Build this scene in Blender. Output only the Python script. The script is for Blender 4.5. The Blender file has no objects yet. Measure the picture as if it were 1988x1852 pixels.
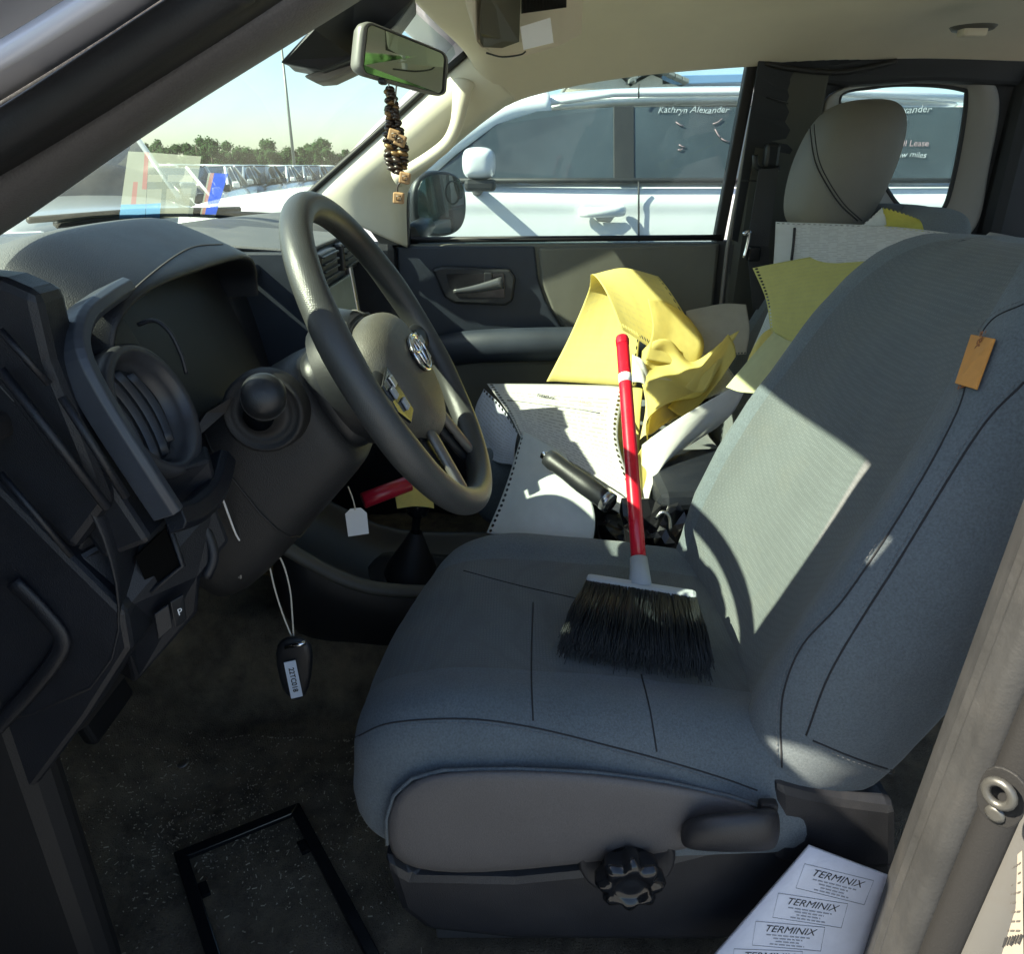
import bpy, bmesh, math, random
from mathutils import Vector, Matrix
from mathutils.bvhtree import BVHTree
R = math.radians
random.seed(7)
S = bpy.context.scene
COL = S.collection
V = Vector

# ------------------------------------------------------------------ camera, sky, sun, exposure
CAM = V((-1.27, 0.0, 1.0)); FPX = 1420.0; PITCH = math.atan(604 / 1420)
cd = bpy.data.cameras.new('camera'); cam = bpy.data.objects.new('camera', cd); COL.objects.link(cam)
cd.sensor_width = 36; cd.lens = 36 * FPX / 1988; cd.clip_start = 0.02; cd.clip_end = 2000
cam.location = CAM; cam.rotation_euler = (math.pi / 2 - PITCH, 0, -math.pi / 2); S.camera = cam
SUN_EL = 41.5; SUN_AZ = 15.0          # azimuth measured from straight ahead (+Y) towards the driver side (-X)
wd = bpy.data.worlds.new('World'); S.world = wd; wd.use_nodes = True
nt = wd.node_tree; bg = nt.nodes['Background']
sky = nt.nodes.new('ShaderNodeTexSky'); sky.sky_type = 'NISHITA'; sky.sun_disc = False
sky.sun_elevation = R(SUN_EL); sky.sun_rotation = R(-SUN_AZ); sky.air_density = 1.0; sky.dust_density = 1.0; sky.ozone_density = 1.0
nt.links.new(sky.outputs[0], bg.inputs[0]); bg.inputs[1].default_value = 0.078
sd = V((-math.sin(R(SUN_AZ)) * math.cos(R(SUN_EL)), math.cos(R(SUN_AZ)) * math.cos(R(SUN_EL)), math.sin(R(SUN_EL))))
ld = bpy.data.lights.new('sun', 'SUN'); ld.energy = 5.0; ld.angle = R(0.6); ld.color = (1.0, 0.90, 0.70)
sun = bpy.data.objects.new('sun', ld); COL.objects.link(sun); sun.rotation_euler = sd.to_track_quat('Z', 'Y').to_euler()
S.view_settings.view_transform = 'Standard'; S.view_settings.look = 'None'; S.view_settings.gamma = 1
S.view_settings.exposure = 2.0
S.cycles.max_bounces = 10; S.cycles.transparent_max_bounces = 24; S.cycles.diffuse_bounces = 5
S.cycles.caustics_reflective = False; S.cycles.caustics_refractive = False
S.cycles.use_denoising = True
GZ = -0.47                              # the lot's surface

# ------------------------------------------------------------------ helpers
cp, sp = math.cos(PITCH), math.sin(PITCH)
FW = V((cp, 0, -sp)); RT = V((0, -1, 0)); UPV = V((sp, 0, cp))
def ray(u, v): return FW + RT * ((u - 994) / FPX) + UPV * ((926 - v) / FPX)
def ax(u, v, x): d = ray(u, v); return CAM + d * ((x - CAM.x) / d.x)
def ay(u, v, y): d = ray(u, v); return CAM + d * ((y - CAM.y) / d.y)
def az(u, v, z): d = ray(u, v); return CAM + d * ((z - CAM.z) / d.z)
def ad(u, v, t): return CAM + ray(u, v) * t

MATS = {}
def mat(name, col, rough=0.6, metal=0.0, bump=0.0, bscale=300.0, var=0.0, vscale=8.0, spec=0.5, coat=0.0, voro=False, dirt=None, dscale=3.0, sheen=0.0, bdist=0.002, weave=0.0, wscale=420):
    if name in MATS: return MATS[name]
    m = bpy.data.materials.new(name); m.use_nodes = True; n = m.node_tree.nodes; l = m.node_tree.links
    b = n['Principled BSDF']; b.inputs['Roughness'].default_value = rough; b.inputs['Metallic'].default_value = metal
    b.inputs['Specular IOR Level'].default_value = spec; b.inputs['Coat Weight'].default_value = coat
    b.inputs['Sheen Weight'].default_value = sheen
    c4 = (*col, 1); b.inputs['Base Color'].default_value = c4
    tc = n.new('ShaderNodeTexCoord'); out = None
    if var > 0:
        no = n.new('ShaderNodeTexNoise'); no.inputs['Scale'].default_value = vscale; no.inputs['Detail'].default_value = 8; no.inputs['Roughness'].default_value = 0.65
        l.new(tc.outputs['Object'], no.inputs['Vector'])
        mr = n.new('ShaderNodeMapRange'); mr.inputs['From Min'].default_value = 0.3; mr.inputs['From Max'].default_value = 0.7
        mr.inputs['To Min'].default_value = 1 - var; mr.inputs['To Max'].default_value = 1 + var
        l.new(no.outputs['Fac'], mr.inputs['Value'])
        mx = n.new('ShaderNodeVectorMath'); mx.operation = 'SCALE'; mx.inputs[0].default_value = col
        l.new(mr.outputs[0], mx.inputs['Scale']); out = mx.outputs[0]
        ra = n.new('ShaderNodeMapRange'); ra.inputs['To Min'].default_value = max(0, rough - 0.12); ra.inputs['To Max'].default_value = min(1, rough + 0.12)
        l.new(no.outputs['Fac'], ra.inputs['Value']); l.new(ra.outputs[0], b.inputs['Roughness'])
    if dirt:
        n2 = n.new('ShaderNodeTexNoise'); n2.inputs['Scale'].default_value = dscale; n2.inputs['Detail'].default_value = 10; n2.inputs['Roughness'].default_value = 0.75
        l.new(tc.outputs['Object'], n2.inputs['Vector'])
        r2 = n.new('ShaderNodeMapRange'); r2.inputs['From Min'].default_value = 0.48; r2.inputs['From Max'].default_value = 0.75; r2.inputs['To Max'].default_value = dirt[3]
        l.new(n2.outputs['Fac'], r2.inputs['Value'])
        mm = n.new('ShaderNodeMix'); mm.data_type = 'RGBA'; mm.inputs['A'].default_value = c4; mm.inputs['B'].default_value = (*dirt[:3], 1)
        if out: l.new(out, mm.inputs['A'])
        l.new(r2.outputs[0], mm.inputs['Factor']); out = mm.outputs['Result']
    if weave > 0:
        if voro:
            wt2 = n.new('ShaderNodeTexVoronoi'); wt2.feature = 'DISTANCE_TO_EDGE'; wt2.inputs['Scale'].default_value = bscale; wt2.inputs['Randomness'].default_value = 0.25; wo2 = wt2.outputs['Distance']; hi = 0.35
        else:
            wt2 = n.new('ShaderNodeTexNoise'); wt2.inputs['Scale'].default_value = wscale; wt2.inputs['Detail'].default_value = 2; wo2 = wt2.outputs['Fac']; hi = 0.7
        l.new(tc.outputs['Object'], wt2.inputs['Vector'])
        wr = n.new('ShaderNodeMapRange'); wr.inputs['From Min'].default_value = 0.02 if voro else 0.3; wr.inputs['From Max'].default_value = hi; wr.inputs['To Min'].default_value = 1 - weave; wr.inputs['To Max'].default_value = 1 + weave * .6
        l.new(wo2, wr.inputs['Value']); ws = n.new('ShaderNodeVectorMath'); ws.operation = 'SCALE'; ws.inputs[0].default_value = col
        if out: l.new(out, ws.inputs[0])
        l.new(wr.outputs[0], ws.inputs['Scale']); out = ws.outputs[0]
    if out: l.new(out, b.inputs['Base Color'])
    if bump > 0:
        if voro:
            t = n.new('ShaderNodeTexVoronoi'); t.feature = 'DISTANCE_TO_EDGE'; t.inputs['Scale'].default_value = bscale; t.inputs['Randomness'].default_value = 0.25; o = t.outputs['Distance']
        else:
            t = n.new('ShaderNodeTexNoise'); t.inputs['Scale'].default_value = bscale; t.inputs['Detail'].default_value = 3; o = t.outputs['Fac']
        l.new(tc.outputs['Object'], t.inputs['Vector'])
        bp = n.new('ShaderNodeBump'); bp.inputs['Strength'].default_value = bump; bp.inputs['Distance'].default_value = bdist
        l.new(o, bp.inputs['Height']); l.new(bp.outputs[0], b.inputs['Normal'])
    MATS[name] = m; return m

def glassmat(name, tint, dust=0.0, dcol=(0.7, 0.75, 0.65), refl=0.08, rough=0.0):
    m = bpy.data.materials.new(name); m.use_nodes = True; n = m.node_tree.nodes; l = m.node_tree.links
    n.remove(n['Principled BSDF']); o = n['Material Output']
    t = n.new('ShaderNodeBsdfTransparent'); t.inputs[0].default_value = (*tint, 1)
    g = n.new('ShaderNodeBsdfGlossy'); g.inputs['Roughness'].default_value = rough
    f = n.new('ShaderNodeLayerWeight'); f.inputs[0].default_value = 0.25
    mr = n.new('ShaderNodeMapRange'); mr.inputs['To Min'].default_value = refl * 0.5; mr.inputs['To Max'].default_value = refl * 4
    l.new(f.outputs['Fresnel'], mr.inputs['Value'])
    mx = n.new('ShaderNodeMixShader'); l.new(mr.outputs[0], mx.inputs[0]); l.new(t.outputs[0], mx.inputs[1]); l.new(g.outputs[0], mx.inputs[2])
    last = mx
    if dust > 0:
        d = n.new('ShaderNodeBsdfTranslucent'); d.inputs[0].default_value = (*dcol, 1)
        d2 = n.new('ShaderNodeBsdfDiffuse'); d2.inputs[0].default_value = (*dcol, 1)
        da = n.new('ShaderNodeMixShader'); da.inputs[0].default_value = 0.5; l.new(d.outputs[0], da.inputs[1]); l.new(d2.outputs[0], da.inputs[2])
        tc = n.new('ShaderNodeTexCoord'); no = n.new('ShaderNodeTexNoise'); no.inputs['Scale'].default_value = 5; no.inputs['Detail'].default_value = 9; no.inputs['Roughness'].default_value = 0.7
        l.new(tc.outputs['Object'], no.inputs['Vector'])
        r = n.new('ShaderNodeMapRange'); r.inputs['From Min'].default_value = 0.3; r.inputs['From Max'].default_value = 0.75; r.inputs['To Min'].default_value = dust * 0.4; r.inputs['To Max'].default_value = dust * 1.6
        l.new(no.outputs['Fac'], r.inputs['Value'])
        m2 = n.new('ShaderNodeMixShader'); l.new(r.outputs[0], m2.inputs[0]); l.new(mx.outputs[0], m2.inputs[1]); l.new(da.outputs[0], m2.inputs[2]); last = m2
    l.new(last.outputs[0], o.inputs[0]); MATS[name] = m; return m

def wpos(p):
    q = V((0, 0, 0))
    while p is not None: q += p.location; p = p.parent
    return q
def tag(o, label=None, cat=None, group=None, kind=None):
    if label: o['label'] = label
    if cat: o['category'] = cat
    if group: o['group'] = group
    if kind: o['kind'] = kind
    return o
def empty(name, loc, label=None, cat=None, group=None, parent=None):
    o = bpy.data.objects.new(name, None); o.empty_display_size = 0.05; COL.objects.link(o)
    if parent: o.parent = parent; o.location = V(loc) - wpos(parent)
    else: o.location = V(loc)
    return tag(o, label, cat, group)
def make(name, verts, faces, m, parent=None, sub=0, smooth=True, mi=None, uvs=None, thick=0, bev=0, offset=-1):
    vs = [V(v) for v in verts]
    base = wpos(parent) if parent else None
    if parent is not None and sub == 0 and not vs: return None
    lo = V((min(v.x for v in vs), min(v.y for v in vs), min(v.z for v in vs))); hi = V((max(v.x for v in vs), max(v.y for v in vs), max(v.z for v in vs)))
    org = V(((lo.x + hi.x) / 2, (lo.y + hi.y) / 2, lo.z))
    me = bpy.data.meshes.new(name); me.from_pydata([v - org for v in vs], [], faces); me.update()
    ms = m if isinstance(m, (list, tuple)) else [m]
    for k in ms: me.materials.append(k)
    if mi: me.polygons.foreach_set('material_index', mi)
    if smooth: me.polygons.foreach_set('use_smooth', [True] * len(me.polygons))
    if uvs:
        ul = me.uv_layers.new(name='UVMap')
        for lp in me.loops: ul.data[lp.index].uv = uvs[lp.vertex_index]
    o = bpy.data.objects.new(name, me); COL.objects.link(o)
    if parent: o.parent = parent; o.location = org - base
    else: o.location = org
    if thick: k = o.modifiers.new('s', 'SOLIDIFY'); k.thickness = thick; k.offset = offset
    if bev: k = o.modifiers.new('b', 'BEVEL'); k.width = bev; k.segments = 2; k.limit_method = 'ANGLE'; k.angle_limit = R(35); k.harden_normals = False
    if sub: k = o.modifiers.new('u', 'SUBSURF'); k.levels = sub; k.render_levels = sub
    return o
def bmake(name, bm, m, parent=None, smooth=False, **kw):
    bm.verts.index_update(); vs = [v.co.copy() for v in bm.verts]; fs = [[v.index for v in f.verts] for f in bm.faces]; bm.free()
    return make(name, vs, fs, m, parent, smooth=smooth, **kw)

def gridfaces(r, c, cu=False, cv=False):
    f = []
    for i in range(r if cu else r - 1):
        for j in range(c if cv else c - 1):
            a = i * c + j; b = i * c + (j + 1) % c; d = ((i + 1) % r) * c + (j + 1) % c; e = ((i + 1) % r) * c + j
            f.append((a, b, d, e))
    return f
def loft(name, rings, m, parent=None, closed=True, cap=True, sub=2, colmat=None, rowmat=None, **kw):
    c = len(rings[0]); vs = [p for r in rings for p in r]; fs = gridfaces(len(rings), c, False, closed); mi = None
    if colmat: mi = [colmat[k % (c if closed else c - 1)] for k in range(len(fs))]
    if rowmat: q = c if closed else c - 1; mi = [rowmat[k // q] for k in range(len(fs))]
    if cap and closed:
        fs = fs + [tuple(reversed(range(c))), tuple((len(rings) - 1) * c + j for j in range(c))]
        if mi: mi += [0, 0]
    return make(name, vs, fs, m, parent, sub=sub, mi=mi, **kw)
def cr(pts, n, closed=False):
    P = [V(p) for p in pts]; out = []; L = len(P)
    seg = L if closed else L - 1
    for i in range(seg):
        if closed: a, b, c, d = P[(i - 1) % L], P[i], P[(i + 1) % L], P[(i + 2) % L]
        else:
            b, c = P[i], P[i + 1]; a = P[i - 1] if i > 0 else b * 2 - c; d = P[i + 2] if i + 2 < L else c * 2 - b
        for k in range(n):
            t = k / n
            out.append(0.5 * ((2 * b) + (c - a) * t + (2 * a - 5 * b + 4 * c - d) * t * t + (3 * b - a - 3 * c + d) * t ** 3))
    if not closed: out.append(P[-1])
    return out
def tubegeo(pts, r, n=8, closed=False, flat=None):
    """verts, faces of a tube; r is a number or a list; flat=(axis vector, ratio) squashes it"""
    P = [V(p) for p in pts]; L = len(P); vs = []; fs = []
    t0 = None; nrm = None
    for i in range(L):
        if closed: t = (P[(i + 1) % L] - P[i - 1])
        else: t = P[min(i + 1, L - 1)] - P[max(i - 1, 0)]
        t.normalize() if t.length > 0 else None
        if nrm is None:
            nrm = t.orthogonal().normalized() if flat is None else (V(flat[0]) - t * t.dot(V(flat[0]))).normalized()
        else:
            nrm = (nrm - t * nrm.dot(t)); nrm = nrm.normalized() if nrm.length > 1e-9 else t.orthogonal().normalized()
        if flat is not None: nrm = (V(flat[0]) - t * t.dot(V(flat[0]))).normalized()
        bi = t.cross(nrm); rr = r[i] if isinstance(r, (list, tuple)) else r
        for k in range(n):
            a = 2 * math.pi * k / n
            vs.append(P[i] + nrm * (math.cos(a) * rr * (flat[1] if flat else 1)) + bi * (math.sin(a) * rr))
    fs = gridfaces(L, n, closed, True)
    if not closed: fs += [tuple(reversed(range(n))), tuple((L - 1) * n + k for k in range(n))]
    return vs, fs
def tube(name, pts, r, m, parent=None, n=8, closed=False, flat=None, **kw):
    vs, fs = tubegeo(pts, r, n, closed, flat); return make(name, vs, fs, m, parent, **kw)
def join(geos):
    vs = []; fs = []
    for a, b in geos:
        k = len(vs); vs += list(a); fs += [tuple(i + k for i in f) for f in b]
    return vs, fs
def boxgeo(c, s, M=None):
    c = V(c); o = []
    for x in (-1, 1):
        for y in (-1, 1):
            for z in (-1, 1):
                p = V((x * s[0] / 2, y * s[1] / 2, z * s[2] / 2)); o.append(c + (M @ p if M else p))
    return o, [(0, 1, 3, 2), (4, 6, 7, 5), (0, 4, 5, 1), (2, 3, 7, 6), (0, 2, 6, 4), (1, 5, 7, 3)]
def box(name, c, s, m, parent=None, bev=0.004, M=None):
    v, f = boxgeo(c, s, M); return make(name, v, f, m, parent, smooth=False, bev=bev)
def slabgeo(pts, d):
    n = len(pts); P = [V(p) for p in pts]; d = V(d)
    vs = P + [p + d for p in P]
    nm = V((0, 0, 0))
    for i in range(n): nm += P[i].cross(P[(i + 1) % n])
    fl = nm.dot(d) > 0
    f = [tuple(reversed(range(n))) if fl else tuple(range(n)), tuple(range(n, 2 * n)) if fl else tuple(reversed(range(n, 2 * n)))]
    for i in range(n):
        j = (i + 1) % n; f.append((i, j, n + j, n + i) if fl else (j, i, n + i, n + j))
    return vs, f
def slab(name, pts, d, m, parent=None, bev=0.003, smooth=False):
    v, f = slabgeo(pts, d); return make(name, v, f, m, parent, smooth=smooth, bev=bev)
def spheregeo(c, r, seg=12, rng=8, M=None):
    c = V(c); r = r if isinstance(r, (tuple, list)) else (r, r, r); vs = []; 
    for i in range(rng + 1):
        th = math.pi * i / rng
        for j in range(seg):
            a = 2 * math.pi * j / seg; p = V((r[0] * math.sin(th) * math.cos(a), r[1] * math.sin(th) * math.sin(a), r[2] * math.cos(th)))
            vs.append(c + (M @ p if M else p))
    return vs, [tuple(reversed(f)) for f in gridfaces(rng + 1, seg, False, True)]
def frame(ex, ez):
    """matrix whose columns are ex, ez x ex, ez"""
    ex = V(ex).normalized(); ez = V(ez); ez = (ez - ex * ez.dot(ex)).normalized(); ey = ez.cross(ex)
    return Matrix((ex, ey, ez)).transposed()
def cylgeo(a, b, r0, r1=None, n=20): return tubegeo([a, b], [r0, r0 if r1 is None else r1], n)
def lathegeo(c, axis, prof, n=32, start=None):
    """prof: (radius, height along axis)"""
    c = V(c); az_ = V(axis).normalized(); e1 = (az_.orthogonal() if start is None else V(start) - az_ * az_.dot(V(start))).normalized(); e2 = az_.cross(e1)
    vs = [c + az_ * h + (e1 * math.cos(2 * math.pi * k / n) + e2 * math.sin(2 * math.pi * k / n)) * r for r, h in prof for k in range(n)]
    return vs, gridfaces(len(prof), n, False, True)
def lathe(name, c, axis, prof, m, parent=None, n=32, **kw):
    v, f = lathegeo(c, axis, prof, n); return make(name, v, f, m, parent, **kw)
def bar(name, pts, n_, w, h, m, parent, ch=.25, taper=None):
    """chamfered rectangular bar swept along pts; n_ is its face direction"""
    P = [V(p) for p in pts]; n_ = V(n_).normalized(); rings = []
    for i, p in enumerate(P):
        t = (P[min(i + 1, len(P) - 1)] - P[max(i - 1, 0)]).normalized(); nn = (n_ - t * n_.dot(t)).normalized(); s = t.cross(nn); k = taper[i] if taper else 1
        c = ch * min(w, h); rings.append([p + s * (a * k) + nn * (b * k) for a, b in ((-w, -h), (-w, h - c), (-w + c, h), (w - c, h), (w, h - c), (w, -h))])
    vs = [q for r in rings for q in r]; fs = gridfaces(len(rings), 6, False, True) + [tuple(reversed(range(6))), tuple((len(rings) - 1) * 6 + k for k in range(6))]
    return make(name, vs, fs, m, parent, smooth=False, bev=.0012)
def textgeo(s, size, org, ex, ey, extr=0.0, shear=0.0, bold=0.0, wob=0.0):
    cu = bpy.data.curves.new('t', 'FONT'); cu.body = s; cu.size = size; cu.align_x = 'CENTER'; cu.align_y = 'CENTER'; cu.shear = shear; cu.offset = bold; cu.resolution_u = 3
    o = bpy.data.objects.new('t', cu); COL.objects.link(o); bpy.context.view_layer.update()
    me = o.to_mesh(); vs = [v.co.copy() for v in me.vertices]; fs = [tuple(p.vertices) for p in me.polygons]
    o.to_mesh_clear(); bpy.data.objects.remove(o); bpy.data.curves.remove(cu)
    ex, ey, org = V(ex), V(ey), V(org)
    return [org + ex * (v.x + wob * math.sin(v.x * 31 / (size * 10) + v.y * 40)) + ey * (v.y + wob * 1.6 * math.sin(v.x * 22 / (size * 10) + 1)) for v in vs], fs
def onto(o, px, lift=0.001):
    """points where the lines of sight through px meet the finished surface of o"""
    bpy.context.view_layer.update(); dg = bpy.context.evaluated_depsgraph_get(); t = BVHTree.FromObject(o, dg); off = wpos(o); out = []
    for u, v in px:
        d = ray(u, v).normalized(); h = t.ray_cast(CAM - off, d)
        if h[0] is not None:
            n = h[1] if h[1].dot(d) < 0 else -h[1]
            out.append(h[0] + off + n * lift)
    return out
def seam(name, o, px, r, m, parent, n=6, lift=0.0):
    pts = onto(o, [(p.x, p.y) for p in cr([V((a, b, 0)) for a, b in px], 8)], lift)
    if len(pts) < 3: return
    o2 = tube(name, pts, r, m, parent, n=6); g = []; acc = 0
    for a, b in zip(pts, pts[1:]):
        L2 = (b - a).length
        if L2 < 1e-6 or L2 > .05: continue
        d = (b - a) / L2; side = d.cross((CAM - a).normalized()).normalized(); k = 0.0
        while k < L2:
            p = a + d * k + side * .0042 + (CAM - a).normalized() * .0006; g.append(tubegeo([p, p + d * .0032], .00042, 4)); k += .0055
    if g: v3, f3 = join(g); make('stitching', v3, f3, M_stitch, parent)['kind'] = 'stuff'
    return o2
def sheetgeo(net, n=24):
    """smooth sheet through a net of control points -> verts, faces, uvs"""
    k = max(2, n // max(1, len(net[0]) - 1)); rows = [cr(r, k) for r in net]; w = len(rows[0])
    cols = [cr([rows[i][j] for i in range(len(rows))], max(2, n // max(1, len(net) - 1))) for j in range(w)]
    h = len(cols[0]); vs = [cols[j][i] for i in range(h) for j in range(w)]
    return vs, gridfaces(h, w), [(j / (w - 1), 1 - i / (h - 1)) for i in range(h) for j in range(w)]

# ------------------------------------------------------------------ materials
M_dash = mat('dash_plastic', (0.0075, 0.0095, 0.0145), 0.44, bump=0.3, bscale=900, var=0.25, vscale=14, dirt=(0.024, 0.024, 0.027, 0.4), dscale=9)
M_dash_sunlit = mat('dash_top_sunlit', (0.095, 0.100, 0.104), 0.6, bump=0.4, bscale=700, var=0.15, vscale=10, dirt=(0.16, 0.16, 0.15, 0.5), dscale=7)  # dusty upper dash, lightened so the colour carries the sunlight on it
M_black = mat('black_plastic', (0.013, 0.0145, 0.017), 0.42, bump=0.15, bscale=900, var=0.3, vscale=20)
M_gloss = mat('gloss_black', (0.010, 0.011, 0.013), 0.16, var=0.2, vscale=30)
M_blue = mat('dark_trim', (0.020, 0.027, 0.040), 0.5, bump=0.2, bscale=800, var=0.2, vscale=12)
M_fab = mat('seat_fabric', (0.112, 0.138, 0.155), 0.95, bump=0.6, bscale=1100, var=0.12, vscale=6, sheen=0.15, dirt=(0.15, 0.155, 0.155, 0.35), dscale=5, weave=0.22, wscale=420)
M_ins = mat('seat_insert_fabric', (0.106, 0.121, 0.126), 0.95, bump=0.5, bscale=250, var=0.13, vscale=7, voro=True, sheen=0.15, dirt=(0.14, 0.14, 0.12, 0.5), dscale=6, bdist=0.0015, weave=0.16)
M_vin = mat('seat_vinyl', (0.100, 0.094, 0.094), 0.55, bump=0.3, bscale=600, var=0.10, vscale=5, dirt=(0.125, 0.115, 0.11, 0.4), dscale=4, weave=0.12, wscale=600)
M_head = mat('headliner_cloth', (0.66, 0.60, 0.47), 0.95, bump=0.3, bscale=900, var=0.05, vscale=4)
M_pil = mat('pillar_plastic', (0.70, 0.66, 0.54), 0.55, bump=0.12, bscale=700, var=0.05, vscale=5)
M_door = mat('door_plastic', (0.135, 0.135, 0.112), 0.6, bump=0.3, bscale=700, var=0.12, vscale=5)
M_beige = mat('rear_trim', (0.26, 0.25, 0.235), 0.6, bump=0.15, bscale=700, var=0.06, vscale=5)
M_dk = mat('rear_dark_trim', (0.012, 0.014, 0.018), 0.7, bump=0.2, bscale=600, var=0.2, vscale=6)
M_rub = mat('rubber', (0.012, 0.012, 0.013), 0.6, bump=0.15, bscale=500)
M_wheel = mat('wheel_urethane', (0.045, 0.047, 0.046), 0.36, bump=0.5, bscale=650, var=0.15, vscale=15, voro=True, bdist=0.0006)
M_silver = mat('silver_trim', (0.45, 0.45, 0.46), 0.3, 0.9, var=0.08, vscale=25)
M_chrome = mat('chrome', (0.75, 0.75, 0.76), 0.12, 1.0)
M_carpet = mat('carpet', (0.14, 0.115, 0.078), 1.0, bump=1.0, bscale=420, var=0.45, vscale=26, dirt=(0.33, 0.26, 0.16, 0.85), dscale=5, bdist=0.006)
M_paint = mat('silver_paint', (0.56, 0.56, 0.62), 0.32, 0.05, var=0.03, vscale=3, coat=0.6)
M_jamb = mat('jamb_paint', (0.095, 0.095, 0.094), 0.42, 0.1, var=0.06, vscale=8, coat=0.3, dirt=(0.075, 0.065, 0.055, 0.5), dscale=8)
M_strip = mat('weatherstrip', (0.025, 0.026, 0.028), 0.6, bump=0.2, bscale=250, var=0.2, vscale=18, dirt=(0.045, 0.043, 0.042, 0.5), dscale=12)
M_stitch = mat('stitch_thread', (0.15, 0.16, 0.17), 0.8)
M_seam = mat('seam_thread', (0.020, 0.021, 0.024), 0.9)
M_white = mat('white_paint', (0.80, 0.80, 0.79), 0.25, var=0.02, vscale=2, coat=0.7)
M_cglass = mat('car_window', (0.045, 0.058, 0.066), 0.05, var=0.45, vscale=1.6, spec=0.6)
M_red = mat('red_plastic', (0.62, 0.010, 0.028), 0.30, var=0.08, vscale=30, coat=0.3)
M_greyp = mat('grey_plastic', (0.36, 0.39, 0.42), 0.5, var=0.06, vscale=30)
M_bris = mat('black_bristle', (0.010, 0.014, 0.017), 0.5)
M_cord = mat('beige_cord', (0.62, 0.58, 0.48), 0.9)
M_tagw = mat('white_card', (0.80, 0.80, 0.80), 0.7, var=0.03, vscale=20)
M_ink = mat('black_ink', (0.02, 0.02, 0.022), 0.7)
M_inkg = mat('grey_ink', (0.30, 0.31, 0.34), 0.8)
M_redink = mat('red_ink', (0.65, 0.12, 0.12), 0.8)
M_orange = mat('orange_tag', (0.62, 0.27, 0.055), 0.6, var=0.12, vscale=40, bump=0.2, bscale=800)
M_mirror = mat('mirror_glass', (0.80, 0.83, 0.80), 0.02, 1.0)
M_wood = mat('wood_bead', (0.42, 0.25, 0.12), 0.6, var=0.15, vscale=60)
M_brown = mat('dark_bead', (0.035, 0.022, 0.016), 0.35, var=0.3, vscale=80)
M_bag = mat('black_bag', (0.010, 0.010, 0.012), 0.30, var=0.2, vscale=20)
G_wind = glassmat('windshield_glass', (0.61, 0.73, 0.69), dust=0.05, refl=0.03)
G_side = glassmat('side_glass', (0.72, 0.82, 0.82), dust=0.03, refl=0.045)

# ------------------------------------------------------------------ the setting outside
M_asph = mat('lot_asphalt', (0.20, 0.205, 0.21), 0.95, bump=0.4, bscale=60, var=0.25, vscale=1.2, bdist=0.01)
n = 40; L = 900
make('ground', [(-L, -L, GZ), (L, -L, GZ), (L, L, GZ), (-L, L, GZ)], [(0, 1, 2, 3)], M_asph, smooth=False)['kind'] = 'structure'

def leafmat(name, c):
    return mat(name, c, 0.9, var=0.3, vscale=0.35, spec=.1)
M_leaf = leafmat('tree_leaves', (0.022, 0.050, 0.016)); M_bark = mat('bark', (0.09, 0.07, 0.05), 0.9, bump=0.5, bscale=8)
def wood(name, a0, a1, d0, d1, count, hmin, hmax, label, leaf=0.55):
    """a belt of far trees that reads as one mass: many leaf-sized faces, with trunks"""
    vs = []; fs = []; tv = []
    for k in range(count):
        a = R(a0 + (a1 - a0) * (k + random.random()) / count); d = random.uniform(d0, d1)
        x = CAM.x + math.cos(a) * d; y = CAM.y + math.sin(a) * d; h = random.uniform(hmin, hmax) * random.choice((0.8, 1, 1, 1.15)); w = h * random.uniform(0.30, 0.45)
        tv.append(tubegeo([(x, y, GZ), (x + random.uniform(-.3, .3), y, GZ + h * .8)], [.22, .06], 5))
        clumps = [(x + random.gauss(0, w * .45), y + random.gauss(0, w * .45), GZ + h * random.uniform(.18, .92), w * random.uniform(.3, .55)) for _ in range(9)]
        for cx, cy, cz, cr_ in clumps:
            sv, sf = spheregeo((cx, cy, cz), cr_ * .72, 7, 5); b0 = len(vs); vs += sv; fs += [tuple(i + b0 for i in f) for f in sf]
            for q in range(110):
                dv = V((random.gauss(0, 1), random.gauss(0, 1), random.gauss(0, .8))).normalized() * cr_ * random.uniform(.6, 1.05)
                p = V((cx, cy, cz)) + dv; e1 = V((random.gauss(0, 1), random.gauss(0, 1), random.gauss(0, .6))).normalized() * leaf * random.uniform(.5, 1.1); e2 = e1.orthogonal().normalized() * leaf * random.uniform(.4, .9)
                b = len(vs); vs += [p - e1 * .5, p + e2 * .5, p + e1 * .5, p - e2 * .5]; fs.append((b, b + 1, b + 2, b + 3))
    o = empty(name, (CAM.x + math.cos(R((a0 + a1) / 2)) * (d0 + d1) / 2, math.sin(R((a0 + a1) / 2)) * (d0 + d1) / 2, GZ), label, 'trees'); o['kind'] = 'stuff'
    a = make('crown', vs, fs, M_leaf, o, smooth=False); a['kind'] = 'stuff'
    tvv, tff = join(tv); b = make('trunk', tvv, tff, M_bark, o); b['kind'] = 'stuff'
    return o
wood('tree_line', 12, 60, 110, 150, 120, 3.4, 5.2, 'hazy green belt of trees far beyond the parked cars', .38)
wood('tree_row', -112, -62, 26, 34, 26, 6.0, 9.0, 'green trees along the lot edge behind the open pickup', .3)

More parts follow.
